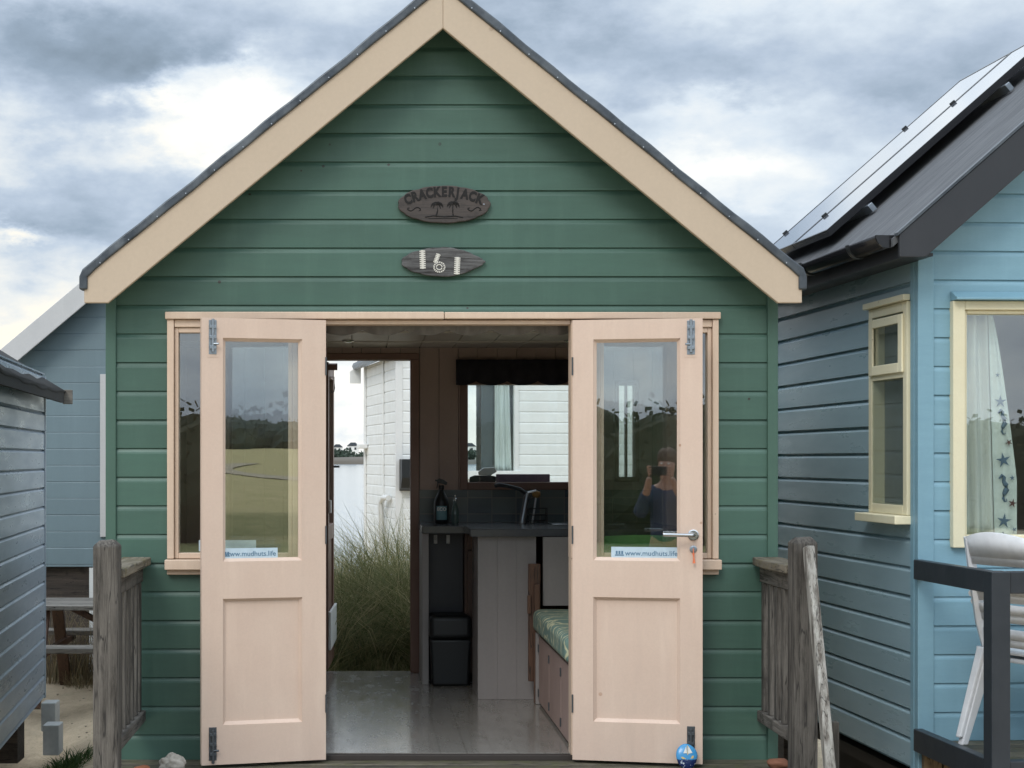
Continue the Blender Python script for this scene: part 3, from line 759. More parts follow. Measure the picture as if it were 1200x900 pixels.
build('locker_end_post',MB().box(.935,.974,1.385,1.470,.016,.40),M['panel'],be,bevel=.003)
for y0,y1 in ((.92,1.375),(.45,.91),(.095,.44)):
    d=build('locker_door',MB().box(.950,.9745,y0,y1,.03,.385),M['pinkpanel'],be,bevel=.003)
    build('door_hinge',MB().box(.944,.9495,y1-.012,y1+.004,.06,.10).box(.944,.9495,y1-.012,y1+.004,.30,.34),M['zinc_dark'],d)
def fabric():
    m,n,b=nt('leafy_sage_fabric')
    v=coords(n,(1,1,1)); wv=N(n,'ShaderNodeTexWave'); wv.wave_type='RINGS'; wv.inputs['Scale'].default_value=5; wv.inputs['Distortion'].default_value=14; wv.inputs['Detail'].default_value=3; wv.inputs['Detail Scale'].default_value=1.2
    n.links.new(v,wv.inputs['Vector'])
    c=mixc(n,maprange(n,wv.outputs['Fac'],.80,.92),(.15,.235,.205),(.52,.52,.34))
    n.links.new(c,b.inputs['Base Color']); b.inputs['Roughness'].default_value=.9
    return m
M['fabric']=fabric()
o=build('bench_cushion',MB().box(.925,XI1-.01,.10,1.465,.4015,.525),M['fabric'],None,bevel=.035,seg=5,smooth=60); setp(o,'sage green leaf patterned seat cushion on the locker bench','cushion')
mb=MB(); Mc=Matrix.Translation((1.30,.185,.70))@Matrix.Rotation(R(-14),4,'X')
vs=[];fs=[];n=14
for side in (0,1):
    for i in range(n+1):
        for j in range(n+1):
            u,v=i/n*2-1,j/n*2-1
            k=(1-abs(u)**4)*(1-abs(v)**4); vs.append((u*.24*(1-.05*v*v),(1 if side else -1)*(.006+.055*k**.6),v*.235*(1-.05*u*u)))
q=(n+1)**2
for side in (0,1):
    for i in range(n):
        for j in range(n): fs.append(tuple(side*q+x for x in (i*(n+1)+j,(i+1)*(n+1)+j,(i+1)*(n+1)+j+1,i*(n+1)+j+1)))
o=build('scatter_cushion',MB(Matrix.Translation((1.30,.20,.755))@Matrix.Rotation(R(-12),4,'X')).add(vs,fs),paint('bright_green_cushion_cloth',(.16,.34,.10),(.10,.24,.07),rough=.9,nscale=9,amt=.9),None,smooth=60)
setp(o,'bright green cushion propped inside the right front window','cushion')
# bin
bn=thing('waste_bin','tall black plastic bin standing under the kitchen counter','bin',(.515,2.17,.016))
def rbox(a,b,c,d,z0,z1,tp=.0):
    return MB().add([(a+tp,c+tp,z0),(b-tp,c+tp,z0),(b-tp,d-tp,z0),(a+tp,d-tp,z0),(a,c,z1),(b,c,z1),(b,d,z1),(a,d,z1)],[(0,3,2,1),(4,5,6,7),(0,1,5,4),(1,2,6,5),(2,3,7,6),(3,0,4,7)])
build('bin_body',rbox(.392,.632,2.04,2.285,.016,.29,.012),M['black_plastic'],bn,bevel=.015,seg=3,smooth=50)
build('bin_lid',rbox(.390,.634,2.03,2.29,.2915,.43,-.004),M['black_plastic'],bn,bevel=.03,seg=4,smooth=50)

# ================================================================== DECK, RAILINGS, STONES
mb=MB()
y=-.004; k=0
while y>-.98:
    mb.box(-1.14,1.90,y-.120,y,-.045+random.uniform(-.001,.001),-.012+random.uniform(-.0015,.0015)); y-=.126
mb.box(-1.14,1.90,-.98,-.955,-.20,-.046); mb.box(-1.14,1.90,-.04,-.015,-.20,-.046)
o=build('deck',mb,M['deckx'],None,bevel=.004); setp(o,kind='structure')
def railing(label,xi,s,yn,postw,group='weathered railings either side of the green hut deck'):
    t=thing('deck_railing',label,'railing',(xi+s*.05,yn,-.2),0,group)
    zt=1.02
    p=MB(); a,b=(xi,xi+s*postw)
    a,b=min(a,b),max(a,b)
    c=.012
    p.add([(a,yn,-.48),(b,yn,-.48),(b,yn+postw,-.48),(a,yn+postw,-.48),(a,yn,zt-.022),(b,yn,zt-.022),(b,yn+postw,zt-.022),(a,yn+postw,zt-.022),
           (a+.022,yn+.022,zt),(b-.022,yn+.022,zt+.004),(b-.022,yn+postw-.022,zt),(a+.022,yn+postw-.022,zt-.003)],
          [(3,2,1,0),(0,1,5,4),(1,2,6,5),(2,3,7,6),(3,0,4,7),(4,5,9,8),(5,6,10,9),(6,7,11,10),(7,4,8,11),(8,9,10,11)])
    build('post',p,M['railz'],t,bevel=.006)
    xm=xi+s*.045
    y0=yn+postw+.001; y1=-.03
    cp=MB()
    ws=[(.0,.0),(.35,.006),(.7,-.002),(1.,.004)]
    n=8; L=[];Rr=[]
    for i in range(n+1):
        q=i/n; yy=y0+(y1-y0)*q
        w=.066+(.012*math.sin(q*3.1) if s>0 else .0)
        L.append((xi-s*(.012 if s<0 else .028*math.sin(q*math.pi*.8+.3)),yy)); Rr.append((xi+s*.115,yy))
    poly=[(x,yy,.865) for x,yy in L]+[(x,yy,.865) for x,yy in Rr[::-1]]
    cp.prism(poly,(0,0,.036)); build('cap_rail',cp,M['capy'],t,bevel=.006)
    build('top_rail',MB().box(xm-.022,xm+.022,y0,y1,.79,.864),M['raily'],t,bevel=.004)
    build('bottom_rail',MB().box(xm-.034,xm+.034,y0,y1,.165,.214),M['raily'],t,bevel=.005)
    nB=max(4,int((y1-y0)/.105))
    for i in range(nB):
        yy=y0+(y1-y0)*(i+.6)/nB
        q=MB().box(xm-.020,xm+.018,yy-.022,yy+.022,.2145,.789)
        build('baluster',q,M['railz'],t,bevel=.004)
    return t
railing('left weathered grey timber railing with square post before the green wall',fx(138,6.10),-1,-.90,.098)
rr=railing('right weathered grey timber railing with post and sloping handrail at its end',fx(930.5,6.33),1,-.67,.098)
hr=thing('stair_handrail','flaking white sloping handrail running down from the right railing post','handrail',(1.84,-.74,-.3))
ax,ay,az=1.808,-.700,.985
bx_,by_,bz_=1.832,-.985,-.10
build('rail_bar',MB().beam((ax,ay,az),(bx_,by_,bz_),.038,.050,up=(0,-1,0)),M['stair'],hr,bevel=.005)
build('rail_post',MB().box(1.845,1.885,-.86,-.82,-.45,.30),M['railz'],hr,bevel=.004)
st=thing('deck_steps','weathered timber steps leading down from the deck','steps',(.4,-1.2,-.4))
for i,(z,y) in enumerate(((-.16,-1.0),(-.30,-1.26))):
    build('tread',MB().box(-.3,1.3,y-.24,y,z-.035,z),M['deckx'],st,bevel=.005)
build('stringer',MB().prism([(-.34,-.985,-.14),(-.34,-.985,-.45),(-.34,-1.55,-.45),(-.34,-1.5,-.30)],(.035,0,0)),M['railz'],st)
build('stringer',MB().prism([(1.305,-.985,-.14),(1.305,-.985,-.45),(1.305,-1.55,-.45),(1.305,-1.5,-.30)],(.035,0,0)),M['railz'],st)

# painted pebble
pb=thing('painted_pebble','blue painted pebble with white sailing boat leaning on the right door foot','pebble',(1.41,-.245,-.01))
cx_,cy_,cz_=1.413,-.232,.045
Mp=Matrix.Translation((cx_,cy_,cz_))@Matrix.Rotation(R(-14),4,'X')
def pebmat():
    m,n,b=nt('painted_pebble_blue')
    t=N(n,'ShaderNodeTexCoord'); sp=N(n,'ShaderNodeSeparateXYZ'); n.links.new(t.outputs['Object'],sp.inputs[0])
    w=noise_(n,coords(n),26,3,.6)
    z=math_(n,'ADD',sp.outputs[2],math_(n,'MULTIPLY',w,.016))
    c=mixc(n,maprange(n,z,.050,.054),(.010,.022,.09),(.045,.26,.52))
    fo=maprange(n,noise_(n,coords(n,(1,1,1.8)),62,3,.6),.60,.63)
    c=mixc(n,math_(n,'MULTIPLY',fo,maprange(n,z,.045,.058,1,0)),c,(.6,.66,.72))
    n.links.new(c,b.inputs['Base Color']); b.inputs['Roughness'].default_value=.22
    return m
build('pebble_body',MB(Mp).blob((0,0,0),(.047,.016,.054),26,18,.10,2,1),pebmat(),pb,smooth=70)
def ptop(x,z): # front surface depth of the pebble
    q=1-(x/.047)**2-(z/.054)**2; return -.0158*math.sqrt(max(.05,q))-.0022
def pshape(pts): return [(x,ptop(x,z),z) for x,z in pts]
mb=MB(Mp)
for pts in ([(-.018,.012),(-.002,.012),(-.004,.042)],[(.002,.010),(.022,.014),(.006,.044)]):
    mb.prism(pshape(pts),(0,.0035,0))
build('painted_sails',mb,M['rope'],pb)
mb=MB(Mp); mb.prism(pshape([(-.030,-.004),(.028,.002),(.024,-.010),(-.022,-.013)]),(0,.0035,0)); mb.prism(pshape([(-.001,.004),(.002,.004),(.003,.046),(.0,.046)]),(0,.0038,0))
build('painted_boat',mb,plain('ochre_boat_paint',(.55,.40,.14),.4),pb)
o=build('shell_stone',MB().blob((fx(199,6.6),-.33,.030),(.054,.045,.040),20,14,.45,4,5),paint('pale_chalk_stone',(.50,.46,.40),(.24,.21,.17),rough=.8,nscale=22,amt=1,bm=.7),None,smooth=70); setp(o,'pale knobbly chalk stone on the deck left of the left door','stone')
o=build('brick_stone',MB().blob((fx(162,6.5),-.37,.010),(.040,.035,.024),18,12,.2,3,8),paint('orange_brick_stone',(.38,.13,.06),(.26,.09,.045),rough=.9,nscale=25,bm=.5),None,smooth=70); setp(o,'small orange rounded brick stone at the left end of the deck','stone')
o=build('sea_stone',MB().blob((fx(914,6.75),-.22,.012),(.050,.035,.024),18,12,.25,3,11),paint('rust_brown_stone',(.22,.09,.05),(.14,.06,.035),rough=.8,nscale=25,bm=.5),None,smooth=70); setp(o,'rust brown stone on the deck beside the right railing','stone')
o=build('small_pebble',MB().blob((fx(893,6.7),-.30,-.006),(.007,.007,.006),10,8,.1,3,3),M['rope'],None,smooth=70); setp(o,'tiny white pebble on the deck beside the rust brown stone','pebble')

# ================================================================== RIGHT BLUE HUT (local frame)
TH=R(3.2)
rb=thing('beach_hut','sky blue beach hut with charcoal roof edge and solar panels','beach hut',(2.5,-.05,0),TH)
RW,RD=2.44,2.02
rz0=2.315; rs=.87; 
rzt=lambda x: rz0+rs*(x+.19)
RC=1.22
def rspan(z):
    xa=(z-rz0+.03)/rs-.19
    return (max(0,xa),min(RW,2*RC-xa))
wops=[(.135,1.75,.955,2.03)]
board_wall('wall',M['blue'],rb,(0,0,0),(1,0,0),(0,-1,0),RW,-.10,3.7,rspan,wops,phase=fz(320+120/2.813)-.12885*10,local=True)
board_wall('wall',M['blue_side'],rb,(0,RD,0),(0,-1,0),(-1,0,0),RD,-.06,2.27,None,[(RD-.50,RD-.075,1.10,2.04)],phase=fz(320+120/2.813)-.12885*10,prof=PROF_S,local=True)
board_wall('wall',M['blue'],rb,(RW,RD,0),(-1,0,0),(0,1,0),RW,-.10,3.7,rspan,(),local=True)
board_wall('wall',M['blue'],rb,(RW,0,0),(0,1,0),(1,0,0),RD,-.10,2.27,local=True)
build('corner_board',MB().box(-.028,.046,-.030,.012,-.11,2.25),M['blue'],rb,bevel=.004,local=True)
build('corner_board',MB().box(-.030,.001,RD-.05,RD+.004,-.08,2.24),M['blue_side'],rb,local=True)
build('corner_board',MB().box(-.029,.001,.0125,.055,-.08,2.24),M['blue'],rb,bevel=.004,local=True)
t_=.0
for s in (0,1):
    mx=lambda x: x if s==0 else 2*RC-x
    mb=MB().prism([(mx(-.21),-.2,rzt(-.21)-.035),(RC,-.2,rzt(RC)-.035),(RC,-.2,rzt(RC)),(mx(-.21),-.2,rzt(-.21))],(0,RD+.20,0))
    build('roof',mb,M['felt'],rb,local=True)
    build('bargeboard',MB().prism([(mx(-.19),-.222,rzt(-.19)-.002),(mx(-.19),-.222,2.215),(mx(-.075),-.222,2.215),(RC,-.222,rzt(RC)-.205),(RC,-.222,rzt(RC)-.002)],(0,.021,0)),M['charcoal'],rb,bevel=.003,local=True)
    build('verge_trim',MB().prism([(mx(-.20),-.228,rzt(-.20)),(RC,-.228,rzt(RC)),(RC,-.228,rzt(RC)+.014),(mx(-.20),-.228,rzt(-.20)+.014)],(0,.04,0)),M['lead'],rb,local=True)
nb=MB()
for x,dz in ((.42,.07),(.47,.12),(.95,.08),(1.3,.07)): nb.lathe([(.005,0),(.004,.003)],(x,-.222,rzt(x)-dz),8,axis='y')
build('screw',nb,M['steel'],rb,local=True)
build('fascia_board',MB().box(-.172,-.150,-.198,RD,2.215,2.33),M['charcoal'],rb,local=True)
build('soffit_board',MB().box(-.150,-.032,-.198,RD,2.222,2.236),M['charcoal'],rb,local=True)
# half round gutter
g=MB(); vs=[];fs=[];n=12;gx,gz,gr=-.222,2.315,.050
for i in range(n+1):
    a=math.pi+math.pi*i/n
    for y in (-.17,RD): vs.append((gx+gr*math.cos(a),y,gz+gr*math.sin(a)))
for i in range(n): fs.append((2*i,2*i+2,2*i+3,2*i+1))
gu=build('gutter',MB().add(vs,fs),M['gutter'],rb,smooth=60,local=True,solid=.004)
g=MB(); g.prism([(gx+(gr+.006)*math.cos(math.pi+math.pi*i/n),-.178,gz+(gr+.006)*math.sin(math.pi+math.pi*i/n)) for i in range(n+1)],(0,.012,0)); build('gutter_end',g,M['gutter'],rb,local=True)
for y in (.14,.78,1.5):
    vs=[];fs=[]
    for i in range(n+1):
        a=math.pi+math.pi*i/n
        for q in (gr+.005,gr+.012):
            for yy in (y,y+.03): vs.append((gx+q*math.cos(a),yy,gz+q*math.sin(a)))
    for i in range(n):
        o_=4*i
        fs+=[(o_+2,o_+6,o_+7,o_+3),(o_,o_+4,o_+6,o_+2),(o_+1,o_+5,o_+7,o_+3)]
    build('gutter_bracket',MB().add(vs,fs),M['black_plastic'],rb,local=True)
# solar panels
def solarmat():
    m,n,b=nt('solar_panel_glass'); b.inputs['Base Color'].default_value=(.16,.18,.22,1); b.inputs['Roughness'].default_value=.10
    b.inputs['Coat Weight'].default_value=1; b.inputs['Coat Roughness'].default_value=.05; b.inputs['Coat IOR'].default_value=1.5
    b.inputs['IOR'].default_value=1.8
    return m
M['solar']=solarmat()
nrm=Vector((-rs,0,1)).normalized(); sl=Vector((1,0,rs)).normalized()
for k,(y0,y1) in enumerate(((.84,1.36),(1.37,2.0))):
    rootM=ROOT[rb.name]
    t=thing('solar_panel',('nearer' if k==0 else 'farther')+' flat solar panel raised on rails above the blue hut roof','solar panel',tuple(rootM@Vector((.4,(y0+y1)/2,rzt(.4)+.05))),TH,'solar panels on the blue hut roof')
    a=Vector((-.07,0,rzt(-.07)))+nrm*.055; 
    Ls=1.60
    Mx=rootM@Matrix(((sl.x,0,nrm.x,a.x),(0,1,0,0),(sl.z,0,nrm.z,a.z),(0,0,0,1)))
    fb=MB(Mx); fb.box(0,Ls,y0,y0+.012,0,.035).box(0,Ls,y1-.012,y1,0,.035).box(0,.012,y0+.012,y1-.012,0,.035).box(Ls-.012,Ls,y0+.012,y1-.012,0,.035).box(.012,Ls-.012,y0+.012,y1-.012,.0,.004)
    build('panel_frame',fb,M['gutter'],t)
    build('panel_glass',MB(Mx).box(.012,Ls-.012,y0+.012,y1-.012,.022,.033),M['solar'],t)
    for q in (.22,1.15):
        build('mounting_rail',MB(Mx).box(q,q+.028,y0-(.05 if k==0 else .005),y1+(.03 if k else .003),-.045,-.003),M['zinc'],t,bevel=.002)
        build('panel_clamp',MB(Mx).box(q+.002,q+.03,y1-.008,y1+.009,.034,.046),M['black_plastic'],t)
# front window
wx0,wx1,wz0,wz1=.125,1.76,.945,2.045
mb=MB(); fw=.055
mb.box(wx0,wx0+fw,-.048,.06,wz0,wz1).box(wx1-fw,wx1,-.048,.06,wz0,wz1).box(wx0+fw,wx1-fw,-.048,.06,wz1-.04,wz1).box(wx0+fw,wx1-fw,-.048,.06,wz0,wz0+.04)
mb.box(wx0+fw,wx0+fw+.016,-.03,.05,wz0+.04,wz1-.04).box(wx1-fw-.016,wx1-fw,-.03,.05,wz0+.04,wz1-.04).box(wx0+fw+.016,wx1-fw-.016,-.03,.05,wz1-.056,wz1-.04).box(wx0+fw+.016,wx1-fw-.016,-.03,.05,wz0+.04,wz0+.056)
fwn=build('front_window',mb,M['butter'],rb,bevel=.004,local=True)
build('pane',MB().box(wx0+fw+.016,wx1-fw-.016,.0,.004,wz0+.056,wz1-.056),M['glass'],fwn,local=True)
build('window_hood',MB().prism([(wx0+.0,-.020,wz1+.045),(wx0+.0,-.085,wz1+.012),(wx0+.0,-.085,wz1+.002),(wx0+.0,-.020,wz1+.002)],(wx1-wx0+.02,0,0)),M['blue'],rb,bevel=.002,local=True)
# side window with top light
mb=MB(); y0,y1,z0,z1=.060,.515,1.085,2.055; q0,q1=-.042,.05
mb.box(q0,q1,y0,y0+.045,z0,z1).box(q0,q1,y1-.045,y1,z0,z1).box(q0,q1,y0+.045,y1-.045,z1-.045,z1).box(q0,q1,y0+.045,y1-.045,z0,z0+.045).box(q0,q1,y0+.045,y1-.045,1.71,1.755)
swn=build('side_window',mb,M['butter'],rb,bevel=.004,local=True)
mb=MB(); mb.box(q0-.012,q0-.001,y0+.03,y0+.075,1.735,z1-.055).box(q0-.012,q0-.001,y1-.075,y1-.03,1.735,z1-.055).box(q0-.012,q0-.001,y0+.075,y1-.075,z1-.095,z1-.055).box(q0-.012,q0-.001,y0+.075,y1-.075,1.735,1.78)
build('top_casement',mb,M['butter'],swn,bevel=.003,local=True)
build('pane',MB().box(-.040,-.036,y0+.045,y1-.045,1.755,z1-.045),M['glass'],swn,local=True)
build('pane',MB().box(-.040,-.036,y0+.045,y1-.045,z0+.045,1.71),M['glass'],swn,local=True)
build('window_hood',MB().box(q0-.022,-.03,y0-.012,y1+.02,z1+.001,z1+.030),M['butter'],swn,bevel=.004,local=True)
build('window_sill',MB().box(q0-.060,-.021,y0-.012,y1+.02,z0-.040,z0-.001),M['butter'],swn,bevel=.004,local=True)
build('inner_room',MB().box(.08,2.36,1.78,1.80,.1,2.25).box(.08,2.36,.1,1.78,-.02,.0).box(.08,2.36,.1,1.78,2.25,2.26),M['lining'],rb,local=True)
# curtains
def curtain(name,label,x0f,x1f,z0,z1,y,mat,Mx,amp=.012,fr=70,n=60,m=14):
    vs=[];fs=[]
    for j in range(m+1):
        z=z0+(z1-z0)*j/m
        for i in range(n+1):
            u=i/n; x=x0f(z)+(x1f(z)-x0f(z))*u
            vs.append((x,y+amp*math.sin(u*fr*.16*2*math.pi/2+1.3*math.sin(u*5)),z))
    for j in range(m):
        for i in range(n): fs.append((j*(n+1)+i,j*(n+1)+i+1,(j+1)*(n+1)+i+1,(j+1)*(n+1)+i))
    return build(name,MB(Mx).add(vs,fs),mat,None,smooth=70,solid=.001)
def voile(name,col,k):
    m,n,b=nt(name); b.inputs['Base Color'].default_value=(*col,1); b.inputs['Roughness'].default_value=.9
    tr=N(n,'ShaderNodeBsdfTransparent'); mx=N(n,'ShaderNodeMixShader'); mx.inputs[0].default_value=k
    wv=N(n,'ShaderNodeTexNoise'); wv.inputs['Scale'].default_value=5; n.links.new(coords(n,(6,6,.4)),wv.inputs['Vector'])
    n.links.new(maprange(n,wv.outputs[0],.35,.65,k-.15,k+.12),mx.inputs[0])
    n.links.new(tr.outputs[0],mx.inputs[1]); n.links.new(b.outputs[0],mx.inputs[2]); n.links.new(mx.outputs[0],n.nodes['Material Output'].inputs[0])
    return m
M['sideblind']=plain('grey_blind_cloth',(.26,.27,.26),.9); M['voile']=voile('white_voile',(.80,.82,.78),.82); M['pcloth']=plain('pale_mint_curtain_cloth',(.76,.81,.76),.9)
RM=ROOT[rb.name]
o=curtain('net_curtain','plain white net curtain at the left of the blue hut front window',lambda z:.20,lambda z:.335+.03*(2-z),.985,2.0,.070,M['voile'],RM,.014,40)
setp(o,'plain white net curtain at the left of the blue hut front window','curtain')
pc=thing('patterned_curtain','pale curtain printed with blue starfish and seahorses in the blue hut window','curtain',tuple(RM@Vector((.4,.05,.98))),TH)
o=build('window_blind',MB(RM).box(.02,.024,.085,.50,1.10,2.03),M['sideblind'],None); setp(o,'plain grey blind drawn behind the blue hut side window','blind')
cx0=lambda z:.335+.03*(2-z); cx1=lambda z: .345+.115*min(1,(2.0-z)/.75)**.8+.01
vs=[];fs=[];n=16;m=20
for j in range(m+1):
    z=.985+1.015*j/m
    for i in range(n+1):
        u=i/n; vs.append((cx0(z)+(cx1(z)-cx0(z))*u,.062+.006*math.sin(u*9),z))
for j in range(m):
    for i in range(n): fs.append((j*(n+1)+i,j*(n+1)+i+1,(j+1)*(n+1)+i+1,(j+1)*(n+1)+i))
build('curtain_cloth',MB(RM).add(vs,fs),M['pcloth'],pc,smooth=70)
mb=MB(RM); mb2=MB(RM)
def star(b,x,z,r,rot):
    pts=[]
    for i in range(10):
        a=rot+i*math.pi/5; q=r if i%2==0 else r*.33
        pts.append((x+q*math.cos(a),.0525,z+q*math.sin(a)))
    b.prism(pts,(0,.001,0))
def horse(b,x,z,k):
    p=[(-.012,.040),(-.002,.052),(.006,.044),(.004,.030),(.012,.018),(.014,.002),(.006,-.014),(.002,-.028),(.008,-.040),(.016,-.038),(.014,-.030)]
    b.tube([(x+a*k,.053,z+c*k) for a,c in p],[.003*k,.005*k,.006*k,.006*k,.009*k,.010*k,.007*k,.005*k,.003*k,.0025*k,.002*k],6)
star(mb,.388,1.60,.030,.3); horse(mb,.392,1.50,1.2); star(mb,.402,1.335,.036,.5); horse(mb,.398,1.20,1.3); star(mb,.405,1.06,.036,.2); horse(mb,.40,.99,.4)
star(mb2,.428,1.415,.018,.9); star(mb2,.445,1.14,.022,.1); star(mb,.443,1.255,.014,.4); star(mb,.452,1.02,.014,.7); star(mb,.375,1.72,.012,.2)
build('starfish_print',mb,plain('denim_blue_print',(.13,.19,.27),.9),pc)
build('small_starfish_print',mb2,plain('dark_red_print',(.16,.07,.07),.9),pc)

# railing in front of the blue hut
nr=thing('deck_railing','black painted square rail fence round the blue hut deck','railing',(2.5,-.8,.1),TH)
yr=-.76
build('top_rail',MB().box(-.035,.01,yr+.046,-.032,.800,.892),M['navy'],nr,bevel=.004,local=False) if False else None
loc=lambda x,y,z: RM@Vector((x,y,z))
def lb(*a): return MB(RM).box(*a)
yp=-.72
build('side_top_rail',lb(-.050,-.006,yp+.001,-.031,.805,.893),M['navy'],nr,bevel=.004)
build('side_bottom_rail',lb(-.050,-.006,yp+.001,-.031,.040,.140),M['navy'],nr,bevel=.004)
build('front_top_rail',lb(.026,1.6,yp-.070,yp-.020,.805,.893),M['navy'],nr,bevel=.004)
build('front_bottom_rail',lb(.026,1.6,yp-.070,yp-.020,.035,.140),M['navy'],nr,bevel=.004)
build('post',lb(-.052,.025,yp-.075,yp,-.5,.893),M['navy'],nr,bevel=.004)
dk=MB(RM)
for i in range(7): dk.box(-.04,1.7,-.035-(i+1)*.1,-.035-i*.1-.006,.055,.085)
o=build('raised_deck',dk,M['deckx'],None,bevel=.003); setp(o,kind='structure')
mb=MB(RM)
for i in range(5): mb.box(-.02+i*.09,.06+i*.09,-.08,-.05,-.45,.052)
o=build('deck_skirt',mb,wood('tan_skirt_boards',(.24,.17,.09),(.12,.08,.045),'z'),None,bevel=.003); setp(o,kind='structure')
cp_=loc(.02,-.66,.155)
o=build('clothes_peg',MB().beam((cp_.x-.035,cp_.y-.0,.150),(cp_.x+.035,cp_.y-.03,.170),.009,.012),plain('blue_white_plastic',(.25,.35,.62),.4),None,bevel=.002) ; setp(o,'small blue and white peg lying on the black bottom rail','peg')

# stacked white chairs
def make_chair():
    root=thing('garden_chair','x','chair',(0,0,0))
    seat=MB()
    # seat shell
    nx,ny=8,8; vs=[];fs=[]
    for i in range(nx+1):
        for j in range(ny+1):
            u,v=i/nx*2-1,j/ny*2-1
            vs.append((.02+u*.21,v*(.215-.01*u),.40-.012*(1-u*u)*(1-v*v)-.01*(u<-.5)+(-.015*max(0,u-.6)*2.5)))
    for i in range(nx):
        for j in range(ny): fs.append((i*(ny+1)+j,(i+1)*(ny+1)+j,(i+1)*(ny+1)+j+1,i*(ny+1)+j+1))
    build('seat',MB().add(vs,fs),M['white_plastic'],root,smooth=60,solid=.018,local=True)
    # back: x leans back with height
    bxx=lambda z: -.185-.235*(z-.40)-.05*max(0,z-.72)
    def strip(z0,z1,y0,y1,arch=0.,th=.014,n=10):
        vs=[];fs=[]
        for i in range(n+1):
            y=y0+(y1-y0)*i/n; cv=.035*(1-(y/.2)**2)
            for z in (z0,z1):
                zz=z+(arch*(1-(y/.2)**2) if z==z1 else 0)
                vs.append((bxx(zz)-cv,y,zz))
        for i in range(n): fs.append((2*i,2*i+2,2*i+3,2*i+1))
        return vs,fs
    b=MB()
    b.add(*strip(.785,.855,-.175,.175,.035)); b.add(*strip(.630,.695,-.165,.165,.008))
    for z in (.44,.545): b.add(*strip(z,z+.036,-.165,.165,.006))
    build('backrest',b,M['white_plastic'],root,smooth=60,solid=.010,local=True)
    for s in (-1,1):
        st=MB(); st.tube([(bxx(.36)+.02,s*.20,.38),(bxx(.5),s*.19,.5),(bxx(.7),s*.18,.7),(bxx(.85)-.002,s*.168,.865)],[.024,.022,.022,.018],4)
        build('back_stile',st,M['white_plastic'],root,smooth=50,local=True)
        for fx_,tx in ((.20,.25),(-.17,-.27)):
            lg=MB(); a=Vector((fx_,s*.195,.39)); c=Vector((tx,s*.235,0))
            d=Vector((0,0,1))
            lg.add([a+Vector((-.03,-.02,0)),a+Vector((.03,-.02,0)),a+Vector((.03,.02,0)),a+Vector((-.03,.02,0)),c+Vector((-.018,-.014,0)),c+Vector((.018,-.014,0)),c+Vector((.018,.014,0)),c+Vector((-.018,.014,0))],
                   [(0,1,2,3),(7,6,5,4),(0,4,5,1),(1,5,6,2),(2,6,7,3),(3,7,4,0)])
            build('leg',lg,M['white_plastic'],root,bevel=.006,local=True)
        ar=MB(); ar.tube([(bxx(.62),s*.205,.62),(-.12,s*.235,.635),(.08,s*.24,.63),(.20,s*.232,.60),(.225,s*.22,.52),(.21,s*.205,.40)],[.016,.02,.022,.021,.018,.016],8)
        build('armrest',ar,M['white_plastic'],root,smooth=50,local=True)
    return root
def copy_tree(o,parent=None):
    c=o.copy(); COL.objects.link(c); c.parent=parent
    for ch in list(o.children): copy_tree(ch,c)
    return c
proto=make_chair()
base=Vector((2.925,-.42,.110))
labs=['lower white plastic garden chair of the stack, its feet on the deck','upper white plastic garden chair of the stack behind the black railing']
for i in range(2):
    o=proto if i==0 else copy_tree(proto)
    f=Vector((math.cos(R(24)),math.sin(R(24)),0))
    o.location=base-f*.012*i+Vector((0,0,.034*i)); o.rotation_euler=(0,0,R(24))
    setp(o,labs[i],'chair','stacked white garden chairs')
    ROOT[o.name]=Matrix.Translation(o.location)@Matrix.Rotation(R(24),4,'Z')

# piers under the blue hut and the green hut
def pier(x,y,z1,label,w=.15):
    o=build('support_pier',MB().box(x-w/2,x+w/2,y-w/2,y+w/2,-.7,z1),M['plinth'],None,bevel=.004); setp(o,label,'pier','timber piers under the huts'); return o
for x,y,l in ((-1.0,.3,'dark timber pier under the left front corner of the green hut'),(1.75,.3,'dark timber pier under the right front corner of the green hut'),(2.62,.2,'dark timber pier under the near corner of the blue hut'),(2.55,2.2,'dark timber pier under the far side of the blue hut')):
    pier(x,y,-.05 if x<2 else -.11,l)
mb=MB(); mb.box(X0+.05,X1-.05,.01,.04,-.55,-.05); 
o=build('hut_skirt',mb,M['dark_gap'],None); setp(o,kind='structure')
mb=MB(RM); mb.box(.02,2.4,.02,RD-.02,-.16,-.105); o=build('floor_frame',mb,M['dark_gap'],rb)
mb=MB(RM); mb.box(.30,.34,.1,RD,-.6,-.161); o=build('void_shade_sheet',mb,M['dark_gap'],rb)  # dark sheet standing in for the shaded void under the floor

# ================================================================== LEFT NEAR HUT (lavender side wall)
lh=thing('beach_hut','lavender grey hut with ragged black felt roof at the left edge','beach hut',(-2.2,3.7,-.3))
A=Vector((-2.215,3.72,0)); B=Vector((-1.985,.70,0)); u=(A-B).normalized(); Ln=(A-B).length
nn=Vector((u.y,-u.x,0)); nn = nn if nn.x>0 else -nn
board_wall('wall',M['lavender'],lh,tuple(B),tuple(u),tuple(nn),Ln,-.30,1.93,None,(),phase=fz(483,10.7)-.0,prof=PROF_S)
bk=nn*-3.0
board_wall('wall',M['lavender'],lh,tuple(A),tuple(-nn),tuple(u),3.0,-.30,1.93,None,())
board_wall('wall',M['lavender'],lh,tuple(B+bk),tuple(nn),tuple(-u),3.0,-.30,1.93,None,())
board_wall('wall',M['lavender'],lh,tuple(A+bk),tuple(-u),tuple(-nn),Ln,-.30,1.93,None,())
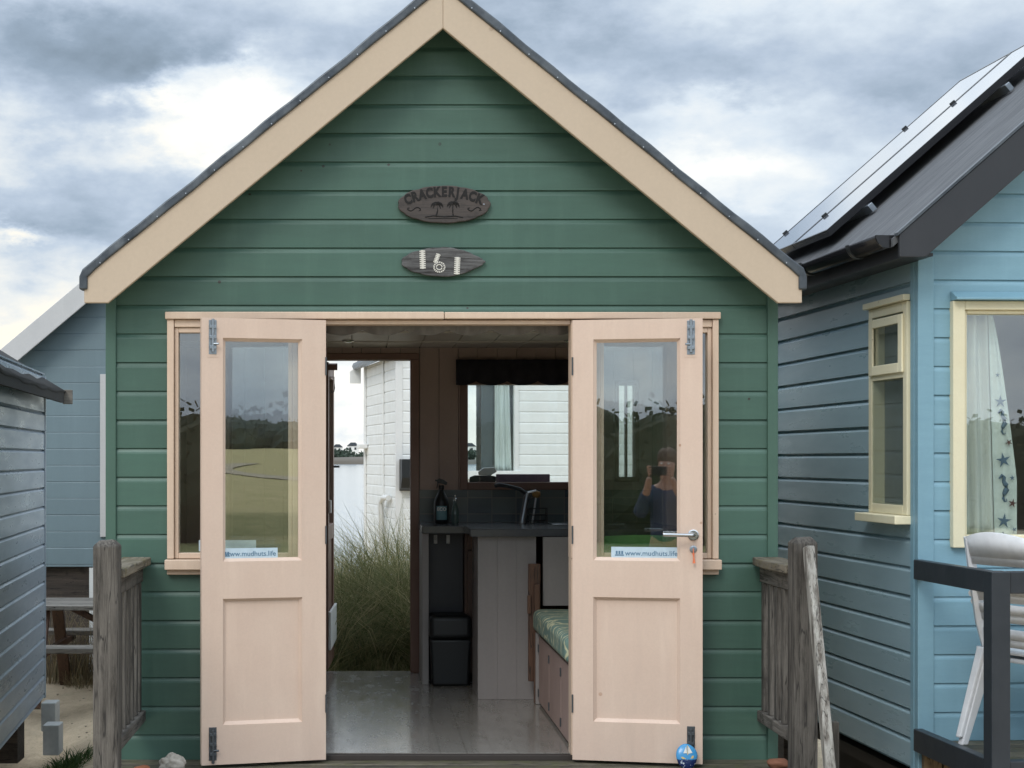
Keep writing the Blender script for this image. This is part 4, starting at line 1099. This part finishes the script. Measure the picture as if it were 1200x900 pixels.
build('corner_board',MB().prism([tuple(A+nn*.026+u*.03+Vector((0,0,-.31))),tuple(A+nn*.026-u*.001+Vector((0,0,-.31))),tuple(A-nn*.04-u*.001+Vector((0,0,-.31))),tuple(A-nn*.04+u*.03+Vector((0,0,-.31)))],(0,0,2.22)),M['lavender'],lh,bevel=.003)
# roof slope: eave overhang .16, pitch 33 degrees, slightly sagging
def roofpt(t,w,up): # t along u from B, w distance out from wall (+) / in (-)
    p=B+u*t+nn*w; sag=-.02*math.sin(math.pi*t/Ln)+.006*math.sin(t*9)
    return Vector((p.x,p.y,1.905-.64*w+sag+up))
for nm,up,mat in (('roof',.0,'felt_black'),):
    vs=[];fs=[];n=30;m=10
    ov=.15
    for i in range(n+1):
        t=-.1+(Ln+.26)*i/n
        for j in range(m+1):
            w=ov-(1.5+ov)*j/m; vs.append(roofpt(t,w,.012*noise.noise(Vector((t*4,w*6,0)))))
    for i in range(n):
        for j in range(m): fs.append((i*(m+1)+j,(i+1)*(m+1)+j,(i+1)*(m+1)+j+1,i*(m+1)+j+1))
    build('roof',MB().add(vs,fs),M['felt_black'],lh,smooth=30,solid=.03)
vs=[];fs=[]
for i in range(n+1):
    t=-.1+(Ln+.26)*i/n
    for j in range(2):
        w=-1.5-1.65*j; p=B+u*t+nn*w; vs.append((p.x,p.y,1.905+.64*1.5-.64*1.65*j))
for i in range(n): fs.append((2*i,2*i+2,2*i+3,2*i+1))
build('roof',MB().add(vs,fs),M['felt_black'],lh,solid=.03)
b=MB()
b.beam(roofpt(-.1,.13,-.055),roofpt(Ln+.10,.13,-.055),.022,.075); build('fascia_board',b,M['felt_black'],lh)
e=roofpt(Ln+.16,.14,-.03)
q_=roofpt(Ln+.16,.15,0); build('verge_end',MB().box(q_.x-.02,q_.x+.045,q_.y-.03,q_.y+.0,q_.z-.085,q_.z+.015),M['tablex'],lh,bevel=.004)
for i,(t,dz) in enumerate(((.98,.0),(1.32,-.1))):
    p=B+u*(Ln-.1-i*.7)+nn*.05
# concrete blocks by the far corner
for i,(px0,px1,py0,py1,d) in enumerate(((56,65,824,852,10.25),(58,69,850,880,10.05))):
    x0,x1=fx(px0-8,d),fx(px1,d)
    o=build('concrete_block',MB().box(x0,x1,d-7,d-6.85,fz(py1,d)-.03,fz(py0,d)),M['block'],None,bevel=.006)
    setp(o,('upper' if i==0 else 'lower')+' pale concrete block stacked at the lavender hut corner','block')
o=build('support_pier',MB().box(-2.36,-2.20,2.9,3.1,-.6,-.31),M['plinth'],None); setp(o,'dark timber pier under the lavender grey hut','pier','timber piers under the huts')
o=build('support_pier',MB().box(-2.3,-2.12,1.6,1.8,-.6,-.31),M['plinth'],None); setp(o,'dark timber pier under the near end of the lavender hut','pier','timber piers under the huts')
mb=MB(); mb.prism([tuple(B-nn*.35+Vector((0,0,-.7))),tuple(A-nn*.35+Vector((0,0,-.7))),tuple(A-nn*.35+Vector((0,0,-.31))),tuple(B-nn*.35+Vector((0,0,-.31)))],tuple(-nn*.03)); build('void_shade_sheet',mb,M['dark_gap'],lh)  # recessed dark sheet imitating the shade beneath this hut

# ================================================================== REAR LEFT SLATE HUT
RY=6.2
sh=thing('beach_hut','slate blue hut with white bargeboard behind the lavender and green huts','beach hut',(-1.83,RY,.43))
cx3=-1.83; wl,wr=-3.0,-.66; ap=2.469+.917*.84
def sspan(z): h=(ap-.03-z)/.84; return (max(0,cx3-h-wl),min(wr-wl,cx3+h-wl))
board_wall('wall',M['slate'],sh,(wl,RY,0),(1,0,0),(0,-1,0),wr-wl,fz(664,13.2),3.15,sspan,[(fx(118,13.2)-wl+.01,-1.4-wl,.68,2.05)],phase=fz(448.5,13.2),pitch=.140,prof=PROF_F)
board_wall('wall',M['slate'],sh,(wr,RY,0),(0,1,0),(1,0,0),3,fz(664,13.2),2.3,pitch=.14)
board_wall('wall',M['slate'],sh,(wl,RY+3,0),(0,-1,0),(-1,0,0),3,fz(664,13.2),2.3,pitch=.14)
for s in (-1,1):
    e=cx3+s*1.22; 
    build('roof',MB().prism([(cx3,RY-.17,ap),(e,RY-.17,ap-.84*1.22),(e,RY-.17,ap-.84*1.22+.03),(cx3,RY-.17,ap+.03)],(0,3.4,0)),M['felt_black'],sh)
    build('bargeboard',MB().prism([(cx3,RY-.2,ap+.03),(e,RY-.2,ap-.84*1.22+.03),(e,RY-.2,ap-.84*1.22-.10),(e-s*.1,RY-.2,ap-.84*1.12-.186),(cx3,RY-.2,ap-.186)],(0,.025,0)),M['grey_white'],sh,bevel=.004)
mb=MB(); a=fx(118,13.2); mb.box(a,a+.05,RY-.035,RY+.03,.68,2.06).box(a+.05,-1.42,RY-.035,RY+.03,2.01,2.06).box(a+.05,-1.42,RY-.035,RY+.03,.68,.73)
w=build('window',mb,M['grey_white'],sh,bevel=.003); build('pane',MB().box(a+.05,-1.42,RY-.005,RY,.73,2.01),M['glass'],w)
mb=MB()
for i in range(7): mb.box(wl+.1,wr-.1,RY+.05,RY+.07,-.60+i*.15,-.60+i*.15+.1495)
build('skirting_boards',mb,M['plinth'],sh)
build('leg_post',MB().box(fx(105,13.2),fx(111,13.2),RY-.02,RY+.02,-.5,fz(664,13.2)-.01),M['white_board'],sh)

# picnic table
pt=thing('picnic_table','silvered wooden picnic table on the sand below the slate hut','picnic table',(-2.0,5.2,-.5))
xa,xb=-2.75,-1.35; ty=5.2
mb=MB()
for i in range(5): mb.box(xa,xb,ty-.36+i*.146,ty-.36+i*.146+.138,.185,.22)
build('table_top',mb,M['tablex'],pt,bevel=.004)
for y in (ty-.72,ty+.48):
    build('seat',MB().box(xa,xb,y,y+.12,-.10,-.062).box(xa,xb,y+.125,y+.24,-.10,-.062),M['tablex'],pt,bevel=.004)
for x in (-2.45,-1.66):
    for s in (-1,1): build('leg',MB().beam((x,ty+s*.25,.18),(x,ty+s*.62,-.52),.045,.09,up=(1,0,0)),M['brown'],pt,bevel=.003)
    build('seat_bearer',MB().box(x+.03,x+.07,ty-.70,ty+.70,-.15,-.102),M['brown'],pt)
build('brace',MB().beam((-1.70,ty,-.12),(-2.28,ty,.17),.04,.07,up=(0,1,0)),M['brown'],pt)

# ================================================================== WHITE HUT BEHIND
WT=R(9)
wh=thing('beach_hut','white weatherboarded hut seen through the back doorway and window','beach hut',(.417,11.5,-.5),WT)
WM=ROOT[wh.name]; WLp=lambda z: z+.5
def wspan(z): return (0,3.4)
k_=12.65/F*18.5
board_wall('wall',M['white_board'],wh,(0,0,0),(1,0,0),(0,-1,0),3.4,.2,3.2,None,[(.80,1.42,1.70,2.86)],phase=1.0,pitch=k_,local=True)
board_wall('wall',M['white_board'],wh,(0,2.3,0),(0,-1,0),(-1,0,0),2.3,.2,3.08,None,(),phase=1.0,pitch=k_,local=True)
board_wall('wall',M['white_board'],wh,(3.4,0,0),(0,1,0),(1,0,0),2.3,.2,2.95,None,(),phase=1.0,pitch=k_,local=True)
board_wall('wall',M['white_board'],wh,(3.4,2.3,0),(-1,0,0),(0,1,0),3.4,.2,3.0,None,[(3.4-1.50,3.4-1.02,1.6,2.95)],phase=1.0,pitch=k_,local=True)
build('corner_board',MB().box(-.03,.055,-.03,.02,.15,3.1),M['white'],wh,local=True,bevel=.003)
build('vertical_batten',MB().box(-.035,-.018,.85,.90,.2,3.08),M['white_board'],wh,local=True)
build('vertical_batten',MB().box(-.04,-.018,2.24,2.33,.2,3.08),M['white'],wh,local=True)
build('roof',MB().prism([(-.10,-.15,3.16),(1.7,-.15,4.1),(3.5,-.15,3.16),(3.5,-.15,3.10),(1.7,-.15,4.04),(-.10,-.15,3.10)],(0,2.65,0)),M['felt_black'],wh,local=True)
build('gable_infill',MB().prism([(0,.01,3.1),(3.4,.01,3.1),(1.7,.01,4.0)],(0,.02,0)),M['white_board'],wh,local=True)
build('fascia_board',MB().prism([(-.20,2.50,2.86),(-.05,2.50,2.86),(-.05,2.50,3.12),(-.20,2.50,3.02)],(0,.02,0)),M['white_board'],wh,local=True)
build('gutter',MB().tube([(-.12,-.1,3.11),(-.12,2.48,3.09)],.055,8),M['gutter'],wh,local=True)
mb=MB(); mb.box(.745,.80,-.04,.03,1.64,2.92).box(1.42,1.475,-.04,.03,1.64,2.92).box(.80,1.42,-.04,.03,2.86,2.92).box(.70,1.50,-.07,.03,1.60,1.70)
w=build('window',mb,M['white'],wh,local=True,bevel=.003); build('pane',MB().box(.80,1.42,0,.004,1.70,2.86),M['glass_clear'],w,local=True)
build('inner_board',MB().box(1.04,1.20,.10,.12,1.70,2.95),plain('grey_inner_board',(.12,.13,.13),.8),wh,local=True)
build('drain_pipe',MB().tube([(-.08,.72,.45),(-.08,.72,1.30),(-.075,.55,1.37),(-.06,.30,1.37)],.035,8),M['white'],wh,local=True,smooth=50)
build('vent_cowl',MB().box(-.14,-.02,2.10,2.30,1.98,2.04),M['white'],wh,local=True,bevel=.01)
mb=MB(); mb.prism([(.012,-.22,1.84),(.012,-.04,1.84),(.012,-.04,1.46),(.012,-.15,1.50),(.012,-.22,1.62)],(.40,0,0)); build('meter_box',mb,M['black_plastic'],wh,local=True,bevel=.005)
o=curtain('net_curtain','x',lambda z:1.20,lambda z:1.40-.03*(z-1.7),1.19,2.34,.06,M['voile'],Matrix.Translation((.417,11.5,0))@Matrix.Rotation(WT,4,'Z'),.02,40); setp(o,'white curtain drawn aside in the white hut window','curtain')

# ================================================================== GROUND, WATER, FAR SHORE
def sm(a,b,x):
    t=max(0,min(1,(x-a)/(b-a))); return t*t*(3-2*t)
def gh(x,y):
    h=-.50+.03*noise.noise(Vector((x*.9,y*.9,0)))+.012*noise.noise(Vector((x*4,y*4,3)))
    h+=.12*sm(-2,-5,y)
    h+=.50*math.exp(-((x-.2)**2+(y-4.9)**2)/2.0)
    h-=1.3*sm(17,30,y)
    h-=.28*math.exp(-((x+2.3)**2/.25+(y-3.0)**2/3.0))
    h+=.016*max(0,-y-30)*sm(-30,-60,y)
    return h
NG=190; kk=9.2
gc=lambda t: 3200*math.sinh(kk*t)/math.sinh(kk)
vs=[];fs=[]
for i in range(NG+1):
    x=gc(i/NG*2-1)
    for j in range(NG+1):
        y=gc(j/NG*2-1)+3; vs.append((x,y,gh(x,y)))
for i in range(NG):
    for j in range(NG): fs.append((i*(NG+1)+j,(i+1)*(NG+1)+j,(i+1)*(NG+1)+j+1,i*(NG+1)+j+1))
o=build('ground',MB().add(vs,fs,.5),M['ground'],None,smooth=80); setp(o,kind='structure')
o=build('water',MB().add([(-1500,20,-1.05),(1500,20,-1.05),(1500,705,-1.05),(-1500,705,-1.05)],[(0,1,2,3)]),M['water'],None); setp(o,kind='structure')
# winding sand path across the field behind the camera
vs=[];fs=[];n=70
for i in range(n+1):
    t=i/n; y=-18-t*95; x=12+ t*28+7*math.sin(t*6.0)+14*math.sin(t*2.2)*t
    w=.8+.5*math.sin(t*9)**2
    for s in (-1,1): vs.append((x+s*w,y+s*.5,gh(x,y)+.05))
for i in range(n): fs.append((2*i,2*i+2,2*i+3,2*i+1))
o=build('sand_path',MB().add(vs,fs),plain('pale_path_sand',(.50,.42,.29),.95),None); setp(o,kind='structure')

def blades(mb,cx,cy,rad,num,h0,h1,w,lean,zf,wind=(.3,0),seg=4):
    for _ in range(num):
        a=random.uniform(0,2*math.pi); q=rad*math.sqrt(random.random()); x,y=cx+q*math.cos(a),cy+q*math.sin(a)
        L=random.uniform(h0,h1); a2=a+random.uniform(-1.3,1.3); ln=random.uniform(.1,1)*lean+.35*q/rad*lean
        dx,dy=math.cos(a2)*ln+wind[0]*random.random(),math.sin(a2)*ln+wind[1]*random.random()
        z0=zf(x,y)-.03; ww=w*random.uniform(.6,1.3); pv=random.uniform(0,math.pi); px,py=math.cos(pv)*ww,math.sin(pv)*ww
        vs=[];fs=[]
        for k in range(seg+1):
            t=k/seg; c=t*t; hh=L*(t-.33*c*min(1.4,math.hypot(dx,dy)))
            X,Y=x+dx*L*c*.8,y+dy*L*c*.8; r_=(1-t)**.7*.95+.05
            vs+=[(X-px*r_,Y-py*r_,z0+hh),(X+px*r_,Y+py*r_,z0+hh)]
        for k in range(seg): fs.append((2*k,2*k+1,2*k+3,2*k+2))
        mb.add(vs,fs,min(1,max(0,random.gauss(.45,.25))))
mb=MB()
for i in range(46):
    cx_=random.uniform(-.75,1.15); cy_=random.uniform(3.6,5.5)
    blades(mb,cx_,cy_,.22,260,.62,1.28,.0040,1.4,gh,(random.uniform(-.3,.8),random.uniform(-.5,.3)))
for i in range(16):
    blades(mb,random.uniform(-.7,1.1),random.uniform(3.25,3.7),.18,130,.25,.55,.0026,.9,gh,(.2,0))
for i in range(16): blades(mb,random.uniform(-1.1,.5),random.uniform(5.6,7.4),.3,120,.6,1.05,.0036,1.2,gh,(.4,0))
o=build('marram_grass',mb,M['marram'],None); setp(o,kind='stuff',label='tall green and straw marram grass growing behind the hut back door')
mb=MB()
for i in range(26): blades(mb,random.uniform(-4.0,2.5),random.uniform(7,16),.5,110,.3,.7,.005,.7,gh)
o=build('dune_grass',mb,M['marram'],None); setp(o,kind='stuff',label='loose dune grass growing towards the water')
# weeds at the left hut foot, straw tufts behind the table
mb=MB()
for i in range(26):
    blades(mb,random.uniform(-2.15,-1.83),random.uniform(1.9,3.1),.14,80,.05,.16,.006,1.2,gh)
o=build('low_weeds',mb,M['weed'],None); setp(o,kind='stuff',label='low dark green weeds at the lavender hut foot')
mb=MB()
for i in range(7): blades(mb,random.uniform(-2.6,-2.0),random.uniform(5.75,6.05),.12,75,.35,.85,.003,.6,gh)
for i in range(6): blades(mb,random.uniform(-2.45,-1.9),random.uniform(5.3,5.9),.14,70,.1,.28,.003,1.5,gh)
for i in range(14): blades(mb,random.uniform(-2.3,-1.5),random.uniform(3.3,5.2),.10,14,.02,.06,.005,1.2,gh)
o=build('dry_grass',mb,M['straw'],None); setp(o,kind='stuff',label='dry straw grass and dead stems below the slate hut')
mb=MB()
for i in range(120):
    x,y=random.uniform(-2.5,-1.2),random.uniform(2.0,6.0); s_=random.uniform(.004,.010)
    mb.blob((x,y,gh(x,y)+s_*.2),(s_*1.3,s_,s_*.6),6,4,.3,3,i)
o=build('beach_shingle',mb,paint('shingle',(.36,.28,.2),(.16,.12,.09),rough=.9,rv=.4),None,smooth=60); setp(o,kind='stuff',label='small scattered shingle and debris on the sand')

# far shore
mb=MB(); 
for i in range(60):
    x=-900+i*30; mb.blob((x,745,-1.5),(32,45,3.4+.8*math.sin(i*1.7)),10,6,.2,3,i)
o=build('far_bank',mb,plain('dark_far_bank',(.12,.105,.085),1.),None,smooth=60); setp(o,kind='structure')
def crown(mb,cx,cy,cz,rx,rz,num,sz):
    for _ in range(num):
        a,b_=random.uniform(0,2*math.pi),math.acos(random.uniform(-1,1)); q=random.random()**.4
        p=Vector((cx+rx*q*math.sin(b_)*math.cos(a),cy+rx*q*math.sin(b_)*math.sin(a),cz+rz*q*math.cos(b_)))
        d1=Vector((random.uniform(-1,1),random.uniform(-1,1),random.uniform(-1,1))).normalized()*sz; d2=Vector((random.uniform(-1,1),random.uniform(-1,1),random.uniform(-1,1))).normalized()*sz
        mb.add([p-d1,p-d2,p+d1,p+d2],[(0,1,2,3)])
mb=MB()
for i in range(90):
    crown(mb,random.uniform(-80,170),random.uniform(748,790),random.uniform(2,4.6),random.uniform(3,6),random.uniform(2,3.6),90,.9)
o=build('far_woodland',mb,M['far'],None); setp(o,kind='stuff',label='hazy line of trees along the far shore')
for i,(x,z,w,h_) in enumerate(((-13,7.5,5,2.6),(-5,8.2,6,3.0),(3,7.8,5,2.4),(56,8.0,7,3),(66,8.6,5,3.4))):
    y=800+i*3
    lab=['small pale house at the left of the far shore','white house with grey roof amid far shore trees','cream house on the far shore beside the white hut','pale house on far shore seen through the white hut window','taller house on far shore seen through the hut windows'][i]
    t=thing('far_house',lab,'house',(x,y,0),0,'houses on the far shore')
    build('house_wall',MB().box(x-w/2,x+w/2,y,y+6,0,z),M['white_board'],t)
    build('house_roof',MB().prism([(x-w/2-.3,y-.3,z),(x+w/2+.3,y-.3,z),(x+w*.2,y-.3,z+h_*.6),(x-w*.2,y-.3,z+h_*.6)],(0,6.6,0)),M['lead'],t)
    for q in (-.25,.2): build('house_window',MB().box(x+w*q-.5,x+w*q+.5,y-.1,y-.01,z-2,z-.8),M['charcoal'],t)

# heath behind the viewer, seen only mirrored in the panes
mb=MB()
def bush(x,y,r):
    z=gh(x,y); crown(mb,x,y,z+r*.55,r,r*.75,900,r*.035); mb.blob((x,y,z+r*.5),(r*.86,r*.86,r*.66),14,9,.25,4,random.random()*9,random.random())
for i in range(95): bush(random.uniform(-26,7.5),random.uniform(-31,-25),random.uniform(1.2,2.6))
for i in range(38): bush(random.uniform(19.5,31),random.uniform(-32,-26),random.uniform(1.2,2.4))
o=build('heath_bushes',mb,M['bush'],None); setp(o,kind='stuff',label='dense dark heath bushes across the sand opposite the huts')
mb=MB()
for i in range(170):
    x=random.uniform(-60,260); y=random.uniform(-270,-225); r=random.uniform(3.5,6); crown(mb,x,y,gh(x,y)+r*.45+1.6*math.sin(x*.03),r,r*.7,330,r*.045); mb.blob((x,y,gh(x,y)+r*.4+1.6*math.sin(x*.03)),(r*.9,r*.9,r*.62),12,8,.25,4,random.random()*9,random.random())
M['hazywood']=leaf('hazy_blue_woodland',[(.07,.095,.085),(.10,.13,.115),(.13,.16,.14)],1)  # distance haze mixed into the leaf colours
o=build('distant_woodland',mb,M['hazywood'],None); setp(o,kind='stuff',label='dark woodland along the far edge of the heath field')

# ================================================================== the person taking the picture (mirrored in the right door)
def skin_obj(name,verts,edges,mat,parent,root=0,lv=2,bridge=None):
    me=bpy.data.meshes.new(name); me.from_pydata([v[:3] for v in verts],edges,[]); me.materials.append(mat)
    o=bpy.data.objects.new(name,me); COL.objects.link(o); o.parent=parent
    md=o.modifiers.new('k','SKIN'); 
    for i,v in enumerate(verts):
        sv=me.skin_vertices[0].data[i]; r=v[3]; sv.radius=(r if not isinstance(r,tuple) else r[0], r if not isinstance(r,tuple) else r[1]); sv.use_root=(i==root)
    md.use_smooth_shade=True
    s=o.modifiers.new('s','SUBSURF'); s.levels=lv; s.render_levels=lv
    return o
gy=-7.52; gz_=gh(0,gy)
ps=thing('person','person in dark blue jacket holding a phone up in both hands','person',(0.0,gy,gz_))
skinm=plain('skin',(.50,.27,.19),.5); jacket=plain('navy_jacket_cloth',(.035,.055,.11),.9); trous=plain('grey_trouser_cloth',(.07,.07,.075),.9); hairm=plain('brown_hair',(.10,.06,.035),.7)
hz0=.86
bodyV=[(0,0,.92,(.15,.11)),(0,0,1.08,(.135,.10)),(0,.0,1.25,(.155,.11)),(0,.0,1.40,(.15,.10)),(0,.01,1.50,.058),(0,.025,1.57,.062),(0,.035,1.64,.088),(0,.03,1.74,.080),
 (-.16,0,1.42,.062),(-.25,.05,1.20,.048),(-.13,.27,1.44,.036),(-.10,.33,1.56,.026),
 (.16,0,1.42,.062),(.25,.05,1.20,.048),(.13,.27,1.44,.036),(.10,.33,1.56,.026),
 (-.095,0,.84,.095),(-.11,.02,.48,.062),(-.12,0,.10,.042),(-.125,.10,.04,.035),
 (.095,0,.84,.095),(.11,.02,.48,.062),(.12,0,.10,.042),(.125,.10,.04,.035)]
bodyE=[(0,1),(1,2),(2,3),(3,4),(4,5),(5,6),(6,7),(3,8),(8,9),(9,10),(10,11),(3,12),(12,13),(13,14),(14,15),(0,16),(16,17),(17,18),(18,19),(0,20),(20,21),(21,22),(22,23)]
skin_obj('body',bodyV,bodyE,skinm,ps)
off=.022
def grow(idx,add): return [(*bodyV[i][:3], tuple(q+add for q in bodyV[i][3]) if isinstance(bodyV[i][3],tuple) else bodyV[i][3]+add) for i in idx]
jk=grow([0,1,2,3,8,9,10,12,13,14],off); jk[6]=(-.135,.262,1.43,.05); jk[9]=(.135,.262,1.43,.05)
skin_obj('jacket',jk,[(0,1),(1,2),(2,3),(3,4),(4,5),(5,6),(3,7),(7,8),(8,9)],jacket,ps)
skin_obj('trousers',grow([0,16,17,18,20,21,22],.016),[(0,1),(1,2),(2,3),(0,4),(4,5),(5,6)],trous,ps)
build('hair',MB().blob((0,-.0,1.735),(.092,.105,.095),16,12,.15,5,3),hairm,ps,smooth=70,local=True)
fm=MB(); fm.blob((0,.125,1.655),(.012,.018,.016),8,6,0,1,0); build('nose',fm,skinm,ps,smooth=70,local=True)
for s in (-1,1):
    e=MB(); e.blob((s*.032,.106,1.685),(.012,.008,.008),8,6,0,1,0); build('eye',e,M['white'],ps,smooth=70,local=True)
    for k in range(4):
        z=1.585+k*.022; x=s*.10
        skin_obj('finger',[(x,.335,1.572+k*.012,.011),(s*(.095+.004*k),.385,z+.005,.0095),(s*.085,.405,z+.006,.009),(s*.066,.412,z+.006,.008)],[(0,1),(1,2),(2,3)],skinm,ps,0,1)
    skin_obj('thumb',[(s*.098,.335,1.575,.012),(s*.082,.345,1.60,.011),(s*.066,.352,1.615,.010)],[(0,1),(1,2)],skinm,ps,0,1)
    build('shoe',MB().blob((s*.122,.07,.035),(.05,.14,.045),14,10,.05,2,4),M['black_plastic'],ps,smooth=70,local=True)
ph_z=CAMZ-gz_
o=build('phone',MB().box(-.082,.082,gy+.385,gy+.394,gz_+1.575,gz_+1.66),M['black_plastic'],None,bevel=.006); setp(o,'black phone held sideways by the person opposite the doors','phone')

# ================================================================== SKY, SUN, CAMERA
w=bpy.data.worlds.new('World'); scn.world=w; w.use_nodes=True; n=w.node_tree
bg=n.nodes['Background']
sky=N(n,'ShaderNodeTexSky'); sky.sky_type='NISHITA'; sky.sun_disc=False
SUN_EL,SUN_AZ=R(42),R(205)     # azimuth clockwise from +y: behind the viewer, slightly left
sky.sun_elevation=SUN_EL; sky.sun_rotation=SUN_AZ
tc=N(n,'ShaderNodeTexCoord'); dirv=tc.outputs['Generated']
sp=N(n,'ShaderNodeSeparateXYZ'); n.links.new(dirv,sp.inputs[0]); DX,DY,DZ=sp.outputs
# cloud sheets: project the direction on a flattened dome so that clouds grow thinner towards the horizon
den=math_(n,'ADD',math_(n,'ABSOLUTE',DZ),.16)
cb=N(n,'ShaderNodeCombineXYZ')
n.links.new(math_(n,'DIVIDE',DX,den),cb.inputs[0]); n.links.new(math_(n,'DIVIDE',DY,den),cb.inputs[1]); cb.inputs[2].default_value=3.7
mp=N(n,'ShaderNodeMapping'); mp.inputs['Location'].default_value=(1.3,.4,0); n.links.new(cb.outputs[0],mp.inputs[0])
c1=noise_(n,mp.outputs[0],1.15,9,.56)
mp2=N(n,'ShaderNodeMapping'); mp2.inputs['Scale'].default_value=(1,1,1.9); n.links.new(dirv,mp2.inputs[0])
c2=noise_(n,mp2.outputs[0],8.0,10,.57)
wob=N(n,'ShaderNodeTexNoise'); wob.inputs['Scale'].default_value=10; wob.inputs['Detail'].default_value=9; wob.inputs['Roughness'].default_value=.6; n.links.new(mp2.outputs[0],wob.inputs['Vector'])
base=math_(n,'ADD',math_(n,'MULTIPLY_ADD',c1,.30,.075),math_(n,'MULTIPLY',c2,.62))
# large bright breaks and dark banks of this particular sky, as directions of the dome
vw=N(n,'ShaderNodeVectorMath',operation='MULTIPLY_ADD'); n.links.new(wob.outputs['Color'],vw.inputs[0]); vw.inputs[1].default_value=(.15,.15,.12)
vs_=N(n,'ShaderNodeVectorMath',operation='ADD'); n.links.new(dirv,vs_.inputs[0]); vs_.inputs[1].default_value=(-.075,-.075,-.06); n.links.new(vs_.outputs[0],vw.inputs[2])
def blob(px,py,rx,ry,amp):
    global base
    d=Vector(((px-425)/F,1,(538-py)/F)).normalized()
    su=N(n,'ShaderNodeVectorMath',operation='SUBTRACT'); n.links.new(vw.outputs[0],su.inputs[0]); su.inputs[1].default_value=d
    ml=N(n,'ShaderNodeVectorMath',operation='MULTIPLY'); n.links.new(su.outputs[0],ml.inputs[0]); ml.inputs[1].default_value=(F/rx,F/rx,F/ry)
    ln=N(n,'ShaderNodeVectorMath',operation='LENGTH'); n.links.new(ml.outputs[0],ln.inputs[0])
    g=math_(n,'POWER',2.718,math_(n,'MULTIPLY',math_(n,'MULTIPLY',ln.outputs['Value'],ln.outputs['Value']),-1))
    base=math_(n,'ADD',base,math_(n,'MULTIPLY',g,amp))
for a in ((290,130,95,40,.27),(225,165,60,24,.17),(210,95,50,14,.16),(20,380,110,26,.26),(20,285,60,14,.20),(850,190,170,26,.13),(830,120,150,20,.09),(880,232,90,16,.07),(1000,95,200,30,-.06),
          (60,35,130,50,-.19),(100,130,90,55,-.17),(60,250,150,45,-.12),(850,40,320,50,-.10),(900,290,90,30,-.05),(420,470,500,50,.30),(350,30,150,30,-.04),(620,40,120,40,-.03)):
    blob(*a)
cr=N(n,'ShaderNodeValToRGB'); n.links.new(base,cr.inputs[0])
el=cr.color_ramp.elements
el[0].position=.26; el[0].color=(.19,.245,.305,1)
el[1].position=.92; el[1].color=(1.0,.97,.90,1)
for p,c in ((.37,(.265,.335,.42)),(.46,(.39,.465,.565)),(.57,(.57,.64,.71)),(.71,(.80,.81,.79))):
    e=el.new(p); e.color=(*c,1)
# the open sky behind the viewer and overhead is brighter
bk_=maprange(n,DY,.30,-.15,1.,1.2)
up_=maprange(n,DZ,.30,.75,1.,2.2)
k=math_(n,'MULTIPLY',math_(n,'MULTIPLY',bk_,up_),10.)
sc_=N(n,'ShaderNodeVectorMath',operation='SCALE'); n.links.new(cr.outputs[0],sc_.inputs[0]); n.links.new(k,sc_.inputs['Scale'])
cv=maprange(n,c1,.25,.42,.85,.97)
wd=Vector(((10-425)/F,1,(538-360)/F)).normalized()
dp=N(n,'ShaderNodeVectorMath',operation='DOT_PRODUCT'); n.links.new(dirv,dp.inputs[0]); dp.inputs[1].default_value=wd
wf=math_(n,'MULTIPLY',maprange(n,dp.outputs['Value'],.985,.9995,0,1),maprange(n,base,.5,.7,0,.75))
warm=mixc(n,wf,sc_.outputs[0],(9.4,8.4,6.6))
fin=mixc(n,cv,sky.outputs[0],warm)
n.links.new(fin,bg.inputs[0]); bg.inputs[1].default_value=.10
sl_=bpy.data.lights.new('sun','SUN'); sl_.energy=1.0; sl_.angle=R(22); sl_.color=(1,.95,.88)
so=bpy.data.objects.new('sun',sl_); COL.objects.link(so)
sd=Vector((math.sin(SUN_AZ)*math.cos(SUN_EL),math.cos(SUN_AZ)*math.cos(SUN_EL),math.sin(SUN_EL)))
so.rotation_euler=(-sd).to_track_quat('-Z','Y').to_euler(); so.location=(0,-20,20)
cam=bpy.data.cameras.new('camera'); cam.sensor_width=36; cam.lens=36*F/1200; cam.shift_x=175/1200; cam.shift_y=88/1200; cam.clip_end=6000; cam.clip_start=.05
co=bpy.data.objects.new('camera',cam); COL.objects.link(co); co.location=(0,CAMY,CAMZ); co.rotation_euler=(R(90),0,0)
scn.camera=co
scn.view_settings.view_transform='Standard'; scn.view_settings.look='None'; scn.view_settings.exposure=.36; scn.view_settings.gamma=1
scn.render.engine='CYCLES'; scn.cycles.max_bounces=8; scn.cycles.transparent_max_bounces=16
